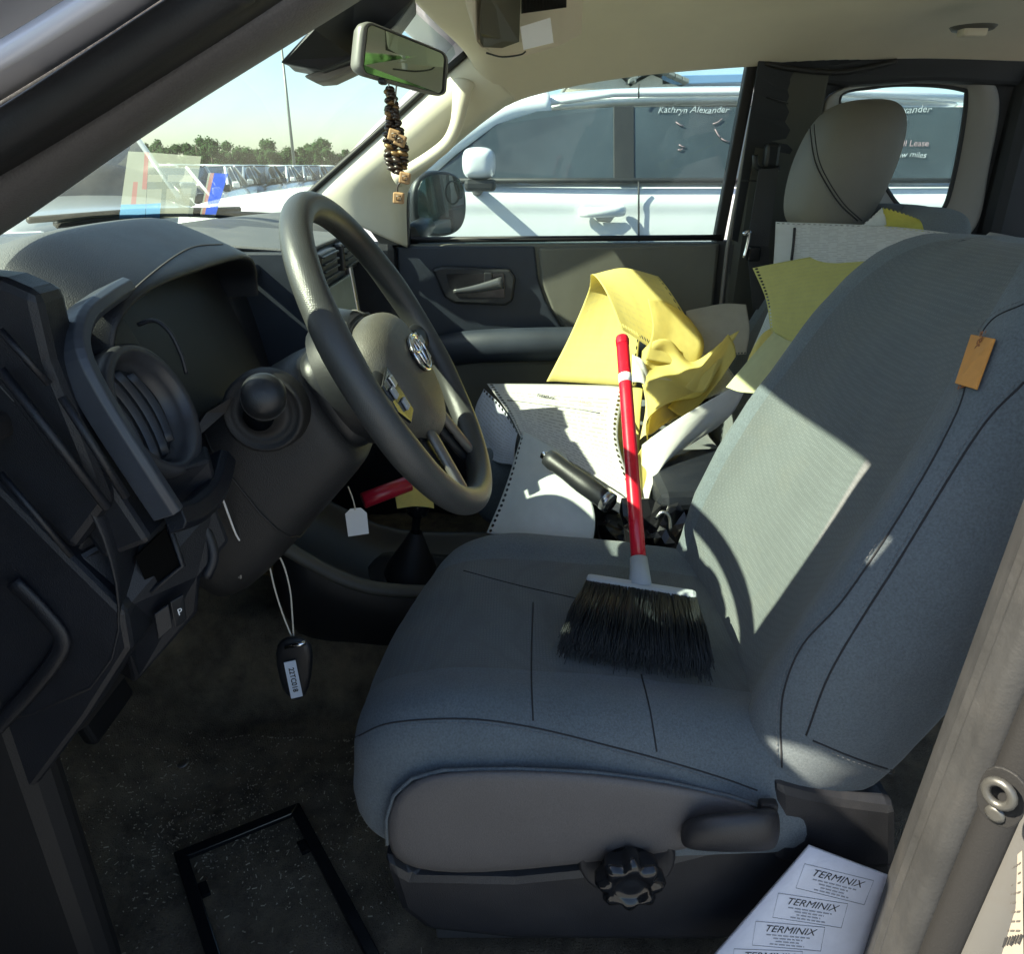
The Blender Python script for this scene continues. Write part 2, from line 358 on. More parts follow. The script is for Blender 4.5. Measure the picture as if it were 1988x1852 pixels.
# tall lamp post over the lot
M_pole = mat('pole_steel', (0.16, 0.18, 0.17), 0.5, 0.6)
pb = ad(571, 318, 46); pb.z = GZ
pole = empty('light_pole', pb, 'tall thin dark lamp post with two flat heads above the far tree line', 'lamp post')
hz = ad(540, 88, 46).z
tube('pole', [pb, V((pb.x, pb.y, hz))], [.11, .06], M_pole, pole, n=10)
tube('cross_arm', [V((pb.x, pb.y - .9, hz)), V((pb.x, pb.y + .9, hz))], .04, M_pole, pole)
for sgn in (-1, 1): box('lamp_head', (pb.x, pb.y + sgn * .75, hz + .03), (.35, .6, .12), M_pole, pole, .02)
box('pole_base', (pb.x, pb.y, GZ + .25), (.5, .5, .5), mat('concrete', (.35, .34, .32), .9, var=.1), pole, .02)

# parked cars beyond the windscreen: one model, built at the origin facing +y, copied
def make_car(name, paint, kind):
    """front at +y; kind 0 sedan / suv, 1 pickup"""
    o = empty(name, (0, 0, 0))
    if kind == 1: st = [(2.62, .62, .98, .80), (2.55, .45, 1.10, .88), (2.3, .40, 1.15, .93), (1.2, .38, 1.20, .95), (.9, .38, 1.20, .95), (-.9, .38, 1.20, .95), (-2.4, .42, 1.20, .95), (-2.6, .5, 1.15, .90)]
    else: st = [(2.35, .50, .70, .70), (2.25, .35, .82, .82), (1.9, .28, .92, .88), (1.0, .26, 1.00, .90), (.6, .26, 1.02, .91), (-1.0, .26, 1.03, .91), (-2.0, .30, 1.02, .88), (-2.3, .45, .90, .78)]
    rings = [[V((-w, y, zb)), V((-w * 1.02, y, (zb + zt) / 2)), V((-w * .96, y, zt - .06)), V((-w * .6, y, zt)), V((0, y, zt + .03)), V((w * .6, y, zt)), V((w * .96, y, zt - .06)), V((w * 1.02, y, (zb + zt) / 2)), V((w, y, zb)), V((0, y, zb - .03))] for y, zb, zt, w in st]
    loft('body', rings, paint, o, sub=1)
    if kind == 1: gl = [(1.15, 1.17, .84), (.45, 1.75, .68), (-.9, 1.78, .68), (-1.1, 1.18, .84)]
    else: gl = [(1.05, .99, .80), (.1, 1.44, .62), (-1.2, 1.46, .62), (-2.0, 1.02, .78)]
    z0 = gl[0][1]
    cabr = [[V((-w, y, z)), V((0, y + .06, z + .02)), V((w, y, z))] for y, z, w in gl]
    # roof and glass: side windows slanting in, pillars between
    loft('roof', [[V((-w * .98, y, z)), V((-w * .98, y, z + .04)), V((0, y, z + .07)), V((w * .98, y, z + .04)), V((w * .98, y, z))] for y, z, w in (gl[1], ((gl[1][0] + gl[2][0]) / 2, gl[1][1] + .02, gl[1][2]), gl[2])], paint, o, sub=1)
    a, b, c, d = [(V((-w, y, z)), V((w, y, z))) for y, z, w in gl]
    make('windshield', [a[0], a[1], b[1], b[0]], [(0, 1, 2, 3)], M_cglass, o, thick=.01)
    make('rear_window', [c[0], c[1], d[1], d[0]], [(0, 1, 2, 3)], M_cglass, o, thick=.01)
    for s in (0, 1):
        ym = (gl[1][0] + gl[2][0]) / 2; bm_ = V((-.9 + 1.8 * s, ym, z0)); bm_.x = a[s].x * 1.0; tm = (b[s] + c[s]) / 2
        make('side_window', [a[s], bm_, tm, b[s]], [(0, 1, 2, 3)], M_cglass, o, thick=.01)
        make('side_window', [bm_ + V((0, -.06, 0)), d[s], c[s], tm + V((0, -.06, 0))], [(0, 1, 2, 3)], M_cglass, o, thick=.01)
        for p, q in ((a, b), (d, c)): tube('pillar', [p[s], q[s]], .035, paint, o, n=6)
        tube('pillar', [bm_, tm], .03, paint, o, n=6)
        box('side_mirror', (a[s].x * 1.18, a[s].y - .2, z0 + .08), (.16, .10, .14), paint, o, .03)
        hx = (.55 if kind == 0 else .66) * (-1 if s == 0 else 1)
        box('headlight', (hx, st[1][0] - .03, st[1][2] - .16), (.34, .20, .15), mat('lamp_lens', (.55, .57, .58), .12, coat=.5), o, .03)
    tyre = mat('tyre', (.02, .02, .02), .85); wr = .38 if kind == 1 else .33
    for x in (-.80, .80):
        for y in (st[2][0] - .55, st[-2][0] + .75):
            w = lathe('wheel', (x, y, wr), (1, 0, 0), [(wr * .62, -.11), (wr * .95, -.11), (wr, -.07), (wr, .07), (wr * .95, .11), (wr * .62, .11)], tyre, o, 24)
            lathe('rim', (x, y, wr), (1 if x > 0 else -1, 0, 0), [(.02, .07), (wr * .3, .08), (wr * .5, .05), (wr * .62, .10)], M_silver, w, 20)
    gy = st[0][0]; gz = (st[0][1] + st[0][2]) / 2
    g = box('grille', (0, gy - .01, gz + .04), (1.0 if kind else .8, .10, .34 if kind else .16), M_rub, o, .02)
    for k in range(6 if kind else 3): box('grille_bar', ((k - (2.5 if kind else 1)) * .16, gy + .045, gz + .04), (.03, .03, .30 if kind else .13), M_chrome, g, .005)
    box('bumper', (0, gy - .02, st[0][1] - .02), (1.5, .22, .20), M_rub if kind else paint, o, .04)
    box('number_plate', (0, gy + .10, st[0][1]), (.30, .02, .15), M_tagw, o, .004)
    return o
def copy_tree(o, parent=None):
    c = o.copy(); COL.objects.link(c); c.parent = parent
    for ch in list(o.children): copy_tree(ch, c)
    return c
P_grey = mat('car_grey', (.30, .33, .35), .3, .3, coat=.6); P_silver = mat('car_silver', (.45, .47, .48), .3, .5, coat=.5); P_dark = mat('car_dark', (.03, .035, .04), .28, coat=.6)
cars = {'grey': make_car('parked_pickup', P_grey, 1), 'white': make_car('parked_car', M_white, 0), 'silver': make_car('parked_car', P_silver, 0), 'dark': make_car('parked_car', P_dark, 0)}
for o in cars.values(): o['used'] = 0
def park(kind, u, dist, rot, label, group=None):
    o = cars[kind]
    if o['used']: o = copy_tree(o)
    else: o['used'] = 1
    d = ray(u, 322); d.z = 0; d = d / d.dot(V((cp, 0, 0))) * cp if False else d.normalized()
    p = CAM + d * dist; o.location = (p.x, p.y, GZ); o.rotation_euler = (0, 0, R(rot))
    if 'used' in o: del o['used']
    tag(o, label, 'car' if kind != 'grey' else 'pickup', group); 
    if kind in cars and cars[kind] is o: cars[kind]['used'] = 1
    return o
park('grey', 118, 9.5, 126, 'grey pickup with barred grille seen low through the windshield', 'cars parked across the lot')
park('white', 150, 14.5, 118, 'white car parked right behind the grey pickup', 'cars parked across the lot')
park('silver', 235, 19.5, 122, 'silver car parked behind the white car across the lot', 'cars parked across the lot')
park('dark', 335, 17.5, 112, 'dark sedan parked by the silver car across the lot', 'cars parked across the lot')
for k, (u, dd, kd, rot) in enumerate(((430, 24, 'silver', 95), (478, 26, 'dark', 95), (520, 28.5, 'white', 95), (556, 31, 'silver', 95), (590, 33.5, 'dark', 95), (622, 36, 'white', 95))):
    park(kd, u, dd, rot, {430: 'first silver car of the far row, next to the dark sedan', 478: 'dark car between the silver and white cars of the far row', 520: 'white car in the middle of the far row under the trees', 556: 'silver car between the white and dark cars of the far row', 590: 'dark car next to the last white car of the far row', 622: 'last white car of the far row, nearest the windshield seal'}[u], 'cars in the far row under the trees')
for u, dd, kd, rot, lb in ((30, 12.5, 'silver', 118, 'silver car half hidden by the pillar behind the grey pickup'), (205, 12.0, 'dark', 125, 'dark car beside the grey pickup, partly behind the window sticker'), (285, 15.0, 'white', 120, 'white car seen through the pale window sticker'), (385, 20.5, 'white', 100, 'white car beside the dark sedan at the blue window sticker'), (350, 23.5, 'silver', 100, 'silver car in the row behind the dark sedan')):
    park(kd, u, dd, rot, lb, 'cars parked across the lot')
for o in cars.values():
    if 'used' in o: del o['used']

for k, (x, y, kd, rot, lb) in enumerate(((-1.5, -9.0, 'white', 12, 'white car parked behind the open pickup on its own'), (1.6, -11.0, 'dark', 8, 'dark car parked behind the white pickup alongside'), (-5.0, -12.0, 'silver', 15, 'silver car parked furthest off behind the open pickup'))):
    o = copy_tree(cars[kd]); o.location = (x, y, GZ); o.rotation_euler = (0, 0, R(rot)); tag(o, lb, 'car', 'cars parked behind the pickup')
    if 'used' in o: del o['used']

# the white pickup parked alongside, seen through the passenger windows
wx = 1.78
wt = empty('white_pickup', (2.7, -.6, GZ), 'large white crew cab pickup parked alongside, names chalked on its windows', 'pickup')
def ring_body(y, zb, zs, w0, w1, zt):
    # outboard (left) side first; w0 = half width at the bottom, w1 at shoulder
    c = 2.72
    return [V((c - w0 + .02, y, zb)), V((c - w0, y, zb + .22)), V((c - w1 - .015, y, zs - .21)), V((c - w1 + .012, y, zs - .115)), V((c - w1, y, zs - .09)), V((c - w1 + .03, y, zs - .01)), V((c - w1 + .07, y, zt)), V((c, y, zt + .02)), V((c + w1 - .07, y, zt)), V((c + w1, y, zs - .09)), V((c + w0, y, zb + .22)), V((c + w0 - .02, y, zb))]
zs = .945
rb = [(1.42, -.10, .78, .78, .80, .72), (1.36, -.15, .86, .84, .86, .82), (1.2, -.18, .90, .90, .91, .875), (.9, -.18, .93, .925, .935, .915), (.55, -.18, .945, .94, .945, .945), (.30, -.18, zs, .94, .945, zs), (-.5, -.18, zs, .94, .945, zs), (-1.6, -.18, zs, .94, .945, zs), (-2.0, -.18, zs, .94, .945, zs), (-3.6, -.16, zs, .93, .935, zs), (-3.75, -.10, zs - .05, .86, .88, zs - .05)]
wb = loft('body', [ring_body(*r) for r in rb], M_white, wt, sub=2)
# cab: roof with drip rail, pillars, glass set between them
def wpx(u, v, x=1.80): return ax(u, v, x)
roofr = []
for y, z, w in ((-.02, 1.235, .70), (-.25, 1.275, .72), (-.8, 1.29, .725), (-1.5, 1.285, .72), (-1.95, 1.26, .70)):
    c = 2.72; roofr.append([V((c - w - .06, y, z - .075)), V((c - w - .045, y, z - .03)), V((c - w, y, z)), V((c - .35, y, z + .045)), V((c + .35, y, z + .045)), V((c + w, y, z)), V((c + w + .045, y, z - .03)), V((c + w + .06, y, z - .075)), V((c, y, z - .03))])
loft('roof', roofr, M_white, wt, sub=2)
tube('roof_rail', [V((1.975, .02, 1.215)), V((1.945, -.4, 1.262)), V((1.945, -1.2, 1.27)), V((1.97, -1.9, 1.24))], .014, M_white, wt, n=8, flat=((1, 0, 0), .7))
M_stripe = mat('blue_strip', (.18, .33, .55), .4)
for s in (1, -1):
    X = lambda x: 2.72 + (x - 2.72) * s
    def P(x, y, z): return V((X(x), y, z))
    tube('windshield_pillar', cr([P(1.84, .42, .93), P(1.87, .26, 1.05), P(1.905, .10, 1.15), P(1.935, -.02, 1.20), P(1.945, -.15, 1.222)], 6), .045, M_white, wt, n=8, flat=((1, 0, 0), .7))
    for nm, y0, y1 in (('front_window', .30, -.40), ('rear_window', -.47, -1.28), ('quarter_window', -1.34, -1.92)):
        if nm == 'front_window': q = [P(1.80, .33, .95), P(1.83, .22, 1.04), P(1.885, .06, 1.15), P(1.912, -.10, 1.197), P(1.915, -.40, 1.212), P(1.80, -.40, .95)]
        else: q = [P(1.80, y0, .95), P(1.915, y0, 1.212), P(1.915, y1, 1.212), P(1.80, y1, .95)]
        slab(nm, q, (s * .012, 0, 0), M_cglass, wt, .001)
    for y in (-.435, -1.31, -1.95):
        slab('window_pillar', [P(1.795, y + .04, .95), P(1.912, y + .04, 1.215), P(1.912, y - .04, 1.215), P(1.795, y - .04, .95)], (s * .03, 0, 0), M_rub if y > -1.9 else M_white, wt, .002)
slab('windshield', [V((1.88, .40, .95)), V((3.56, .40, .95)), V((3.40, -.02, 1.23)), V((2.04, -.02, 1.23))], (0, -.012, 0), M_cglass, wt, .001)
# door shut lines, handle, mirror
for u in (1240,):
    tube('door_gap', [wpx(u, 352, 1.772), wpx(u, 395, 1.772), wpx(u, 470, 1.755), wpx(u, 600, 1.75)], .004, M_rub, wt, n=6)
    tube('door_gap', [wpx(u, 162, 1.90), wpx(u, 190, 1.895)], .0035, M_rub, wt, n=6)
h0, h1 = wpx(1130, 412, 1.735), wpx(1212, 410, 1.735)
tube('door_handle', cr([h0 + V((.03, 0, 0)), h0.lerp(h1, .15), h0.lerp(h1, .5) + V((-.012, 0, 0)), h0.lerp(h1, .85), h1 + V((.03, 0, 0))], 5), .020, M_white, wt, n=10, flat=((1, 0, 0), .7))
slab('handle_recess', [wpx(1150, 412, 1.757), wpx(1160, 430, 1.757), wpx(1185, 432, 1.757), wpx(1200, 412, 1.757)], (.01, 0, 0), M_silver, wt, .004)
m0 = wpx(930, 325, 1.56); wm = []
for k, (dx, s1, s2) in enumerate(((-.10, .45, .5), (-.085, .85, .85), (-.03, 1, 1), (.05, 1, .98), (.09, .85, .8), (.12, .4, .4))):
    wm.append([m0 + V((dx * .9, math.copysign(abs(math.cos(a)) ** .6, math.cos(a)) * .062 * s1, math.copysign(abs(math.sin(a)) ** .55, math.sin(a)) * .056 * s2 + .014)) for a in [2 * math.pi * q / 12 for q in range(12)]])
mm = loft('door_mirror', wm, M_white, wt, sub=2)
box('mirror_lower_case', m0 + V((.01, -.005, -.058)), (.17, .11, .038), M_rub, mm, .012)
tube('mirror_arm', [m0 + V((.08, .0, -.055)), m0 + V((.25, .02, -.085))], .022, M_rub, wt, n=8)
for y in (.72, -2.75):
    for x in (1.92, 3.52):
        w = lathe('wheel', (x, y, GZ + .40), (1, 0, 0), [(.25, -.13), (.38, -.13), (.40, -.08), (.40, .08), (.38, .13), (.25, .13)], mat('tyre', (.02, .02, .02), .85), wt, 28)
        lathe('rim', (x, y, GZ + .40), (-1 if x < 2.7 else 1, 0, 0), [(.02, .09), (.10, .10), (.2, .07), (.25, .12)], M_silver, w, 24)
for x in (1.98, 3.46): box('headlight', (x, 1.34, .66), (.30, .22, .16), mat('lamp_lens', (.55, .57, .58), .12), wt, .03)
tube('window_seal', [V((1.795, .34, .948)), V((1.787, -.4, .948)), V((1.787, -1.3, .948)), V((1.79, -1.95, .948))], .010, M_rub, wt, n=6)
slab('side_cladding', [V((1.765, .55, -.02)), V((1.765, .55, .10)), V((1.765, -2.2, .10)), V((1.765, -2.2, -.02))], (.03, 0, 0), M_rub, wt, .01)
# chalked writing on the windows (thin marks lying on the glass)
wex, wey = V((0, -1, 0)), V((.40, 0, .917))
M_chalk = mat('chalk_marker', (.34, .36, .38), .8, var=.5, vscale=60); M_chalkp = mat('pink_marker', (.32, .22, .24), .8, var=.5, vscale=60)
def onglass(u, v):
    p = ax(u, v, 1.80)
    for _ in range(4): p = ax(u, v, 1.80 + (p.z - .95) / .262 * .115 - .006)
    return p
geo = [textgeo('Kathryn Alexander', .036, onglass(1345, 213), wex, wey, shear=.35, wob=.0013)]
v_, f_ = join(geo); make('chalk_writing', v_, f_, M_chalk, wt, smooth=False)
g2 = []
for (a, b, c, d) in ((1312, 236, 1328, 244), (1384, 240, 1402, 230), (1388, 250, 1400, 268), (1400, 268, 1416, 274), (1318, 280, 1330, 284), (1316, 290, 1326, 288)): g2.append(tubegeo([onglass(a, b), onglass((a + c) / 2, (b + d) / 2 + 2), onglass(c, d)], .0022, 5))
v_, f_ = join(g2); make('chalk_stroke', v_, f_, M_chalkp, wt)
for tx, sz, u, v in (('Kathryn Alexander', .040, 1730, 212), ('803 777 1770', .032, 1715, 236), ('Low miles', .032, 1765, 300)):
    v_, f_ = textgeo(tx, sz, onglass(u, v), wex, wey, shear=.35, wob=.0013); make('chalk_writing', v_, f_, M_chalk, wt, smooth=False)
v_, f_ = textgeo('Call Lease', .034, onglass(1768, 278), wex, wey, shear=.2); make('chalk_writing', v_, f_, M_chalkp, wt, smooth=False)

# a gable roof and a blue roofed car beyond the white pickup
hs = empty('lot_building', (14, -3, GZ), 'pale low building with grey gabled roofs beyond the white pickup', 'building')
M_wallb = mat('pale_wall', (.62, .60, .54), .9, var=.06); M_shing = mat('grey_roof', (.20, .21, .20), .9, var=.2, vscale=6)
def bp(u, v, x=12): return ax(u, v, x)
box('wall', (16, -3.2, (GZ + 1.9) / 2), (8, 9, 1.9 - GZ), M_wallb, hs, .02)
for (u0, u1, um, vt) in ((1100, 1230, 1185, 130), (1215, 1330, 1265, 143)):
    a, b, c = bp(u0, 172), bp(u1, 172), bp(um, vt); slab('gable', [a, b, c], (6, 0, 0), M_wallb, hs, .01)
    nn = 5
    for k in range(nn):
        for (p, q) in ((a, c), (c, b)):
            s0 = p.lerp(q, k / nn); s1 = p.lerp(q, (k + .94) / nn); slab('roof_panel', [s0 + V((-.3, 0, .05)), s1 + V((-.3, 0, .05)), s1 + V((6, 0, .05)), s0 + V((6, 0, .05))], (0, 0, .06), M_shing, hs, .01)
bl = slab('roof_trim', [bp(1285, 164), bp(1470, 158), bp(1470, 142), bp(1285, 146)], (3, 0, 0), M_stripe, hs, .01)
# ------------------------------------------------------------------ the truck's cab
truck = empty('pickup_truck', (0, 0, GZ), 'silver pickup with its driver side open on a worn grey cabin', 'pickup')
def part(name, loc): return empty(name, loc, parent=truck)

# floor, firewall, sill, rear wall
def floor_z(x, y):
    z = .045
    if y > .55: z += (y - .55) ** 1.2 * .9
    d = max(0, 1 - ((x - 0.0) / .17) ** 4) if abs(x) < .17 else 0
    return z + .16 * d + .004 * math.sin(x * 37 + y * 23) + .003 * math.sin(y * 61 - x * 17)
nx, ny = 70, 60
fv = [V((-.70 + 1.40 * i / (nx - 1), 1.0 - 2.3 * j / (ny - 1), 0)) for j in range(ny) for i in range(nx)]
for p in fv: p.z = floor_z(p.x, p.y)
floor = make('carpet_floor', fv, gridfaces(ny, nx), M_carpet, truck)
box('firewall', (0, 1.03, .40), (1.5, .05, .80), M_rub, truck, .01)
for s in (-1, 1): box('door_sill', (s * .785, -.15, -.03), (.17, 1.75, .24), M_black, truck, .02)
box('underbody', (0, -.1, -.10), (1.4, 2.4, .10), M_rub, truck, .02)
box('rear_wall', (0, -1.33, .40), (1.44, .05, .86), M_dk, truck, .02)
slab('back_glass', [V((-.6, -1.31, .85)), V((.6, -1.31, .85)), V((.55, -1.27, 1.2)), V((-.55, -1.27, 1.2))], (0, .006, 0), G_side, truck, 0)

# roof: headliner inside, painted skin outside
zed = [(.20, 1.02), (.12, 1.07), (.066, 1.105), (0, 1.150), (-.127, 1.182), (-.3, 1.207), (-.54, 1.222), (-.75, 1.234), (-1.0, 1.238), (-1.30, 1.225)]
def interp(t, x):
    t = sorted(t)
    if x <= t[0][0]: return t[0][1]
    for (a, b), (c, d) in zip(t, t[1:]):
        if x <= c: return b + (d - b) * (x - a) / (c - a)
    return t[-1][1]
def wtop(x): return .195 - .095 * (x / .62) ** 2           # y of the windscreen's top edge
def roofpt(x, y):
    e = interp(zed, y); top = 1.292 - .012 * max(0, y + .1) - .03 * max(0, -.9 - y) - .10 * max(0, y + .02) 
    a = abs(x) / .665
    return e + (top - e) * (1 - a ** 5.0) - .012 * a * a
ys = [None, .06, 0, -.08, -.2, -.35, -.55, -.75, -.95, -1.15, -1.32]; xs = [-.665, -.655, -.63, -.58, -.5, -.35, -.18, 0, .18, .35, .5, .58, .63, .655, .665]
rv = []
for y in ys:
    for x in xs:
        yy = wtop(x) if y is None else min(y, wtop(x) - .02 * (1 + (ys.index(y))))
        p = V((x, yy, roofpt(x, yy)))
        if y is None: p.z = 1.232 + .040 * (1 - (x / .62) ** 2)
        rv.append(p)
headl = make('headliner', rv, gridfaces(len(ys), len(xs)), M_head, truck, sub=2, thick=-.008, offset=1)
skin = []
for y in (.30, .2, 0, -.3, -.7, -1.1, -1.36):
    for x in (-.80, -.74, -.66, -.5, -.2, .2, .5, .66, .74, .80):
        a = abs(x) / .80; yy = y - .12 * a * a if y > .1 else y
        skin.append(V((x, yy, 1.345 - .045 * a ** 4 - .03 * (a > .9) - (.06 * (y - 0) / .3 if y > 0 else 0))))
make('roof_skin', skin, gridfaces(7, 10), M_paint, truck, sub=2, thick=.006, offset=1)
# passenger A pillar: a ribbon from the windscreen edge to the door opening
def ribbon(name, A, B, bulge, m, parent, n=16, k=7, **kw):
    a = cr(A, n); b = cr(B, n); L_ = min(len(a), len(b)); vs = []
    a = [a[round(i * (len(a) - 1) / (L_ - 1))] for i in range(L_)]; b = [b[round(i * (len(b) - 1) / (L_ - 1))] for i in range(L_)]
    for i in range(L_):
        for j in range(k):
            t = j / (k - 1); vs.append(a[i].lerp(b[i], t) + V(bulge) * math.sin(math.pi * t))
    return make(name, vs, gridfaces(L_, k), m, parent, thick=.006, offset=0, **kw)
PA = [ax(600, 385, .645), ax(620, 365, .64), ax(760, 240, .63), ax(850, 158, .625), ax(908, 108, .62)]
PB = [ax(790, 480, .70), ax(792, 370, .69), ax(840, 318, .675), ax(925, 245, .665), ax(1000, 190, .660)]
apil = ribbon('pillar_trim', PA, PB, (-.035, 0, .0), M_pil, truck)
tube('windshield_seal', cr([p + V((-.004, .004, .004)) for p in PA], 8), .008, M_rub, truck, n=6)
# grab handle on it
gpts = [(868, 205), (880, 240), (893, 275), (880, 300), (845, 322), (800, 345)]
gh = cr([ax(900, 160, .60), ax(893, 205, .575), ax(885, 245, .565), ax(868, 278, .565), ax(835, 305, .57), ax(795, 330, .58), ax(770, 345, .60)], 6)
tube('grab_handle', gh, [.026, .025, .022, .021, .020, .019, .018, .017, .016, .016, .015, .015] + [.0145] * (len(gh) - 18) + [.015, .016, .017, .019, .021, .022], M_pil, truck, n=12, flat=((1, 0, 0), .7))
# black sail at the foot of the window and the passenger door mirror
slab('sail_trim', [ax(712, 440, .70), ax(745, 395, .70), ax(793, 372, .70), ax(795, 478, .70), ax(740, 478, .70)], (.03, 0, 0), M_black, truck, .004)
mc = ax(853, 396, .93); MRZ = Matrix.Rotation(R(41), 3, 'Z')
mr = []
for dx, k in ((-.012, .93), (-.004, 1.0), (.03, 1.02), (.07, .9), (.10, .55)):
    ring = []
    for q in range(16):
        a = 2 * math.pi * q / 16; r_ = 1 / ((abs(math.cos(a)) ** 3 + abs(math.sin(a)) ** 3) ** (1 / 3))
        ring.append(mc + MRZ @ V((dx, math.cos(a) * r_ * .094 * k, math.sin(a) * r_ * .088 * k)))
    mr.append(ring)
pm = loft('door_mirror', mr, M_black, truck, sub=2)
gl = []
for q in range(24):
    a = 2 * math.pi * q / 24; r_ = 1 / ((abs(math.cos(a)) ** 3 + abs(math.sin(a)) ** 3) ** (1 / 3)); gl.append(mc + MRZ @ V((-.0135, math.cos(a) * r_ * .082, math.sin(a) * r_ * .077)))
slab('mirror_glass', gl, MRZ @ V((.003, 0, 0)), M_mirror, pm, 0)
rr = [mc + MRZ @ V((-.015, -.038 + math.cos(a) * .024, .030 + math.sin(a) * .030)) for a in [2 * math.pi * q / 20 for q in range(20)]]
tube('blind_spot_ring', rr, .0022, M_rub, pm, n=6, closed=True)
tube('mirror_arm', [mc + V((.03, .03, -.05)), V((.74, .27, .83))], .028, M_black, truck, n=8)

# windscreen
wt_ = []
for i in range(9):
    t = i / 8
    for j in range(13):
        x = -1 + 2 * j / 12; top = V((x * .63, wtop(x * .62) + .012, 1.236 + .040 * (1 - x * x))); bot = V((x * .72, .86 - .32 * x * x, .875))
        if x < 0: bot = bot.lerp(V((x * .72, .86 - .32 * x * x, .875)), 1)
        wt_.append(bot.lerp(top, t) + V((0, .035, .035)) * math.sin(math.pi * t) * .6)
wsh = make('windshield', wt_, gridfaces(9, 13), G_wind, truck, sub=1)
# stickers on the lower corner of the glass
def stick(name, px, cols, n=10):
    c = []
    for t in range(n + 1):
        a = V((*px[0], 0)).lerp(V((*px[3], 0)), t / n); b = V((*px[1], 0)).lerp(V((*px[2], 0)), t / n)
        for s in range(n + 1): q = a.lerp(b, s / n); c.append((q.x, q.y))
    pts = onto(wsh, c, .0012)
    if len(pts) == (n + 1) ** 2:
        fs = gridfaces(n + 1, n + 1); mi = [cols(k % n, k // n) for k in range(n * n)]
        return make(name, pts, fs, STK, truck, mi=mi, smooth=True)
def film(name, col, a):
    m = bpy.data.materials.new(name); m.use_nodes = True; nn = m.node_tree.nodes; l = m.node_tree.links; b = nn['Principled BSDF']; b.inputs['Base Color'].default_value = (*col, 1); b.inputs['Roughness'].default_value = .6
    t = nn.new('ShaderNodeBsdfTranslucent'); t.inputs[0].default_value = (*col, 1); tr = nn.new('ShaderNodeBsdfTransparent'); x = nn.new('ShaderNodeMixShader'); x.inputs[0].default_value = .6; y = nn.new('ShaderNodeMixShader'); y.inputs[0].default_value = a
    l.new(b.outputs[0], x.inputs[1]); l.new(t.outputs[0], x.inputs[2]); l.new(tr.outputs[0], y.inputs[1]); l.new(x.outputs[0], y.inputs[2]); l.new(y.outputs[0], nn['Material Output'].inputs[0]); return m
STK = [film('film_white', (.50, .52, .44), .40), film('film_red', (.50, .26, .24), .5), film('film_blue', (.18, .40, .66), .6), film('film_print', (.34, .37, .33), .42), film('film_deep_blue', (.05, .10, .50), .85)]
stick('window_sticker', [(248, 292), (288, 294), (280, 438), (228, 440)], lambda i, j: 2 if j >= 7 else (1 if i in (8, 9) and j < 5 else (1 if i in (4, 5) and j > 3 else 0)))
stick('window_sticker', [(288, 294), (390, 302), (372, 425), (281, 438)], lambda i, j: 2 if (j >= 7 and i < 3) else (3 if (j in (2, 4) or (i in (3, 9) and j > 2)) else 0))
stick('window_sticker', [(404, 334), (442, 336), (416, 424), (386, 424)], lambda i, j: 0 if i < 1 or j > 8 else (1 if i < 3 else 4))

# passenger door
pdr = part('passenger_door', (.74, -.1, .0))
slab('inner_panel', [V((.72, .36, .10)), V((.72, .36, .812)), V((.72, -.541, .815)), V((.72, -.541, .10))], (.06, 0, 0), M_door, pdr, .006)
slab('upper_pad', [ax(u, v, .71) for u, v in ((770, 478), (1038, 478), (1045, 540), (1060, 585), (1098, 645), (1080, 668), (880, 672), (780, 640))], (.012, 0, 0), M_blue, pdr, .005)
slab('cloth_insert', [ax(u, v, .708) for u, v in ((1046, 481), (1394, 474), (1383, 600), (1378, 660), (1108, 648), (1072, 600), (1052, 550))], (.014, 0, 0), M_door, pdr, .006)
tube('belt_seal', [V((.735, .30, .822)), V((.735, -.545, .828))], .008, M_rub, pdr, n=6)
bz = slab('handle_bezel', [ax(u, v, .69) for u, v in ((838, 522), (862, 516), (990, 522), (1002, 540), (996, 585), (980, 594), (885, 590), (862, 578))], (.02, 0, 0), M_black, pdr, .007)
slab('handle_cup', [ax(u, v, .688) for u, v in ((866, 532), (978, 530), (980, 578), (890, 578), (872, 556))], (.004, 0, 0), M_gloss, pdr, .001)
lv = [ax(u, v, .675) for u, v in ((880, 566), (925, 560), (976, 548))]
tube('door_handle', cr(lv, 6), [.005 + .0009 * k for k in range(13)], mat('handle_grey', (.10, .105, .11), .3, .4), pdr, n=10, flat=((1, 0, 0), .5))
box('lock_knob', ax(948, 540, .68), (.012, .022, .03), M_black, pdr, .003)
arm = [V((.69, .22, .53)), V((.665, .10, .555)), V((.655, -.1, .565)), V((.655, -.35, .565)), V((.67, -.50, .56))]
tube('armrest', cr(arm, 6), .045, M_blue, pdr, n=12, flat=((1, 0, 0), .9))
slab('lower_panel', [V((.695, .30, .16)), V((.695, .30, .50)), V((.695, -.52, .52)), V((.695, -.52, .16))], (.02, 0, 0), M_door, pdr, .02)
slab('door_pocket', [V((.655, .26, .14)), V((.665, .26, .30)), V((.665, -.44, .30)), V((.655, -.44, .14))], (.03, 0, 0), M_dash, pdr, .015)
slab('window_glass', [ax(u, v, x) for u, v, x in ((790, 485, .745), (1398, 480, .745), (1440, 250, .70), (1460, 105, .672), (1250, 118, .672), (1090, 145, .673), (1000, 178, .675), (930, 235, .69), (830, 315, .71), (790, 360, .73))], (.004, 0, 0), G_side, pdr, 0)
slab('rear_frame', [V((.735, -.530, .82)), V((.670, -.548, 1.225)), V((.670, -.575, 1.225)), V((.735, -.556, .82))], (.03, 0, 0), M_rub, pdr, .004)
slab('shut_face', [V((.735, -.535, .05)), V((.735, -.535, .82)), V((.70, -.60, .82)), V((.715, -.60, .05))], (.05, 0, 0), M_rub, pdr, 0)
tube('frame_seal', [V((.722, -.562, .30)), V((.722, -.562, .80)), V((.665, -.578, 1.22))], .006, M_beige, pdr, n=6)
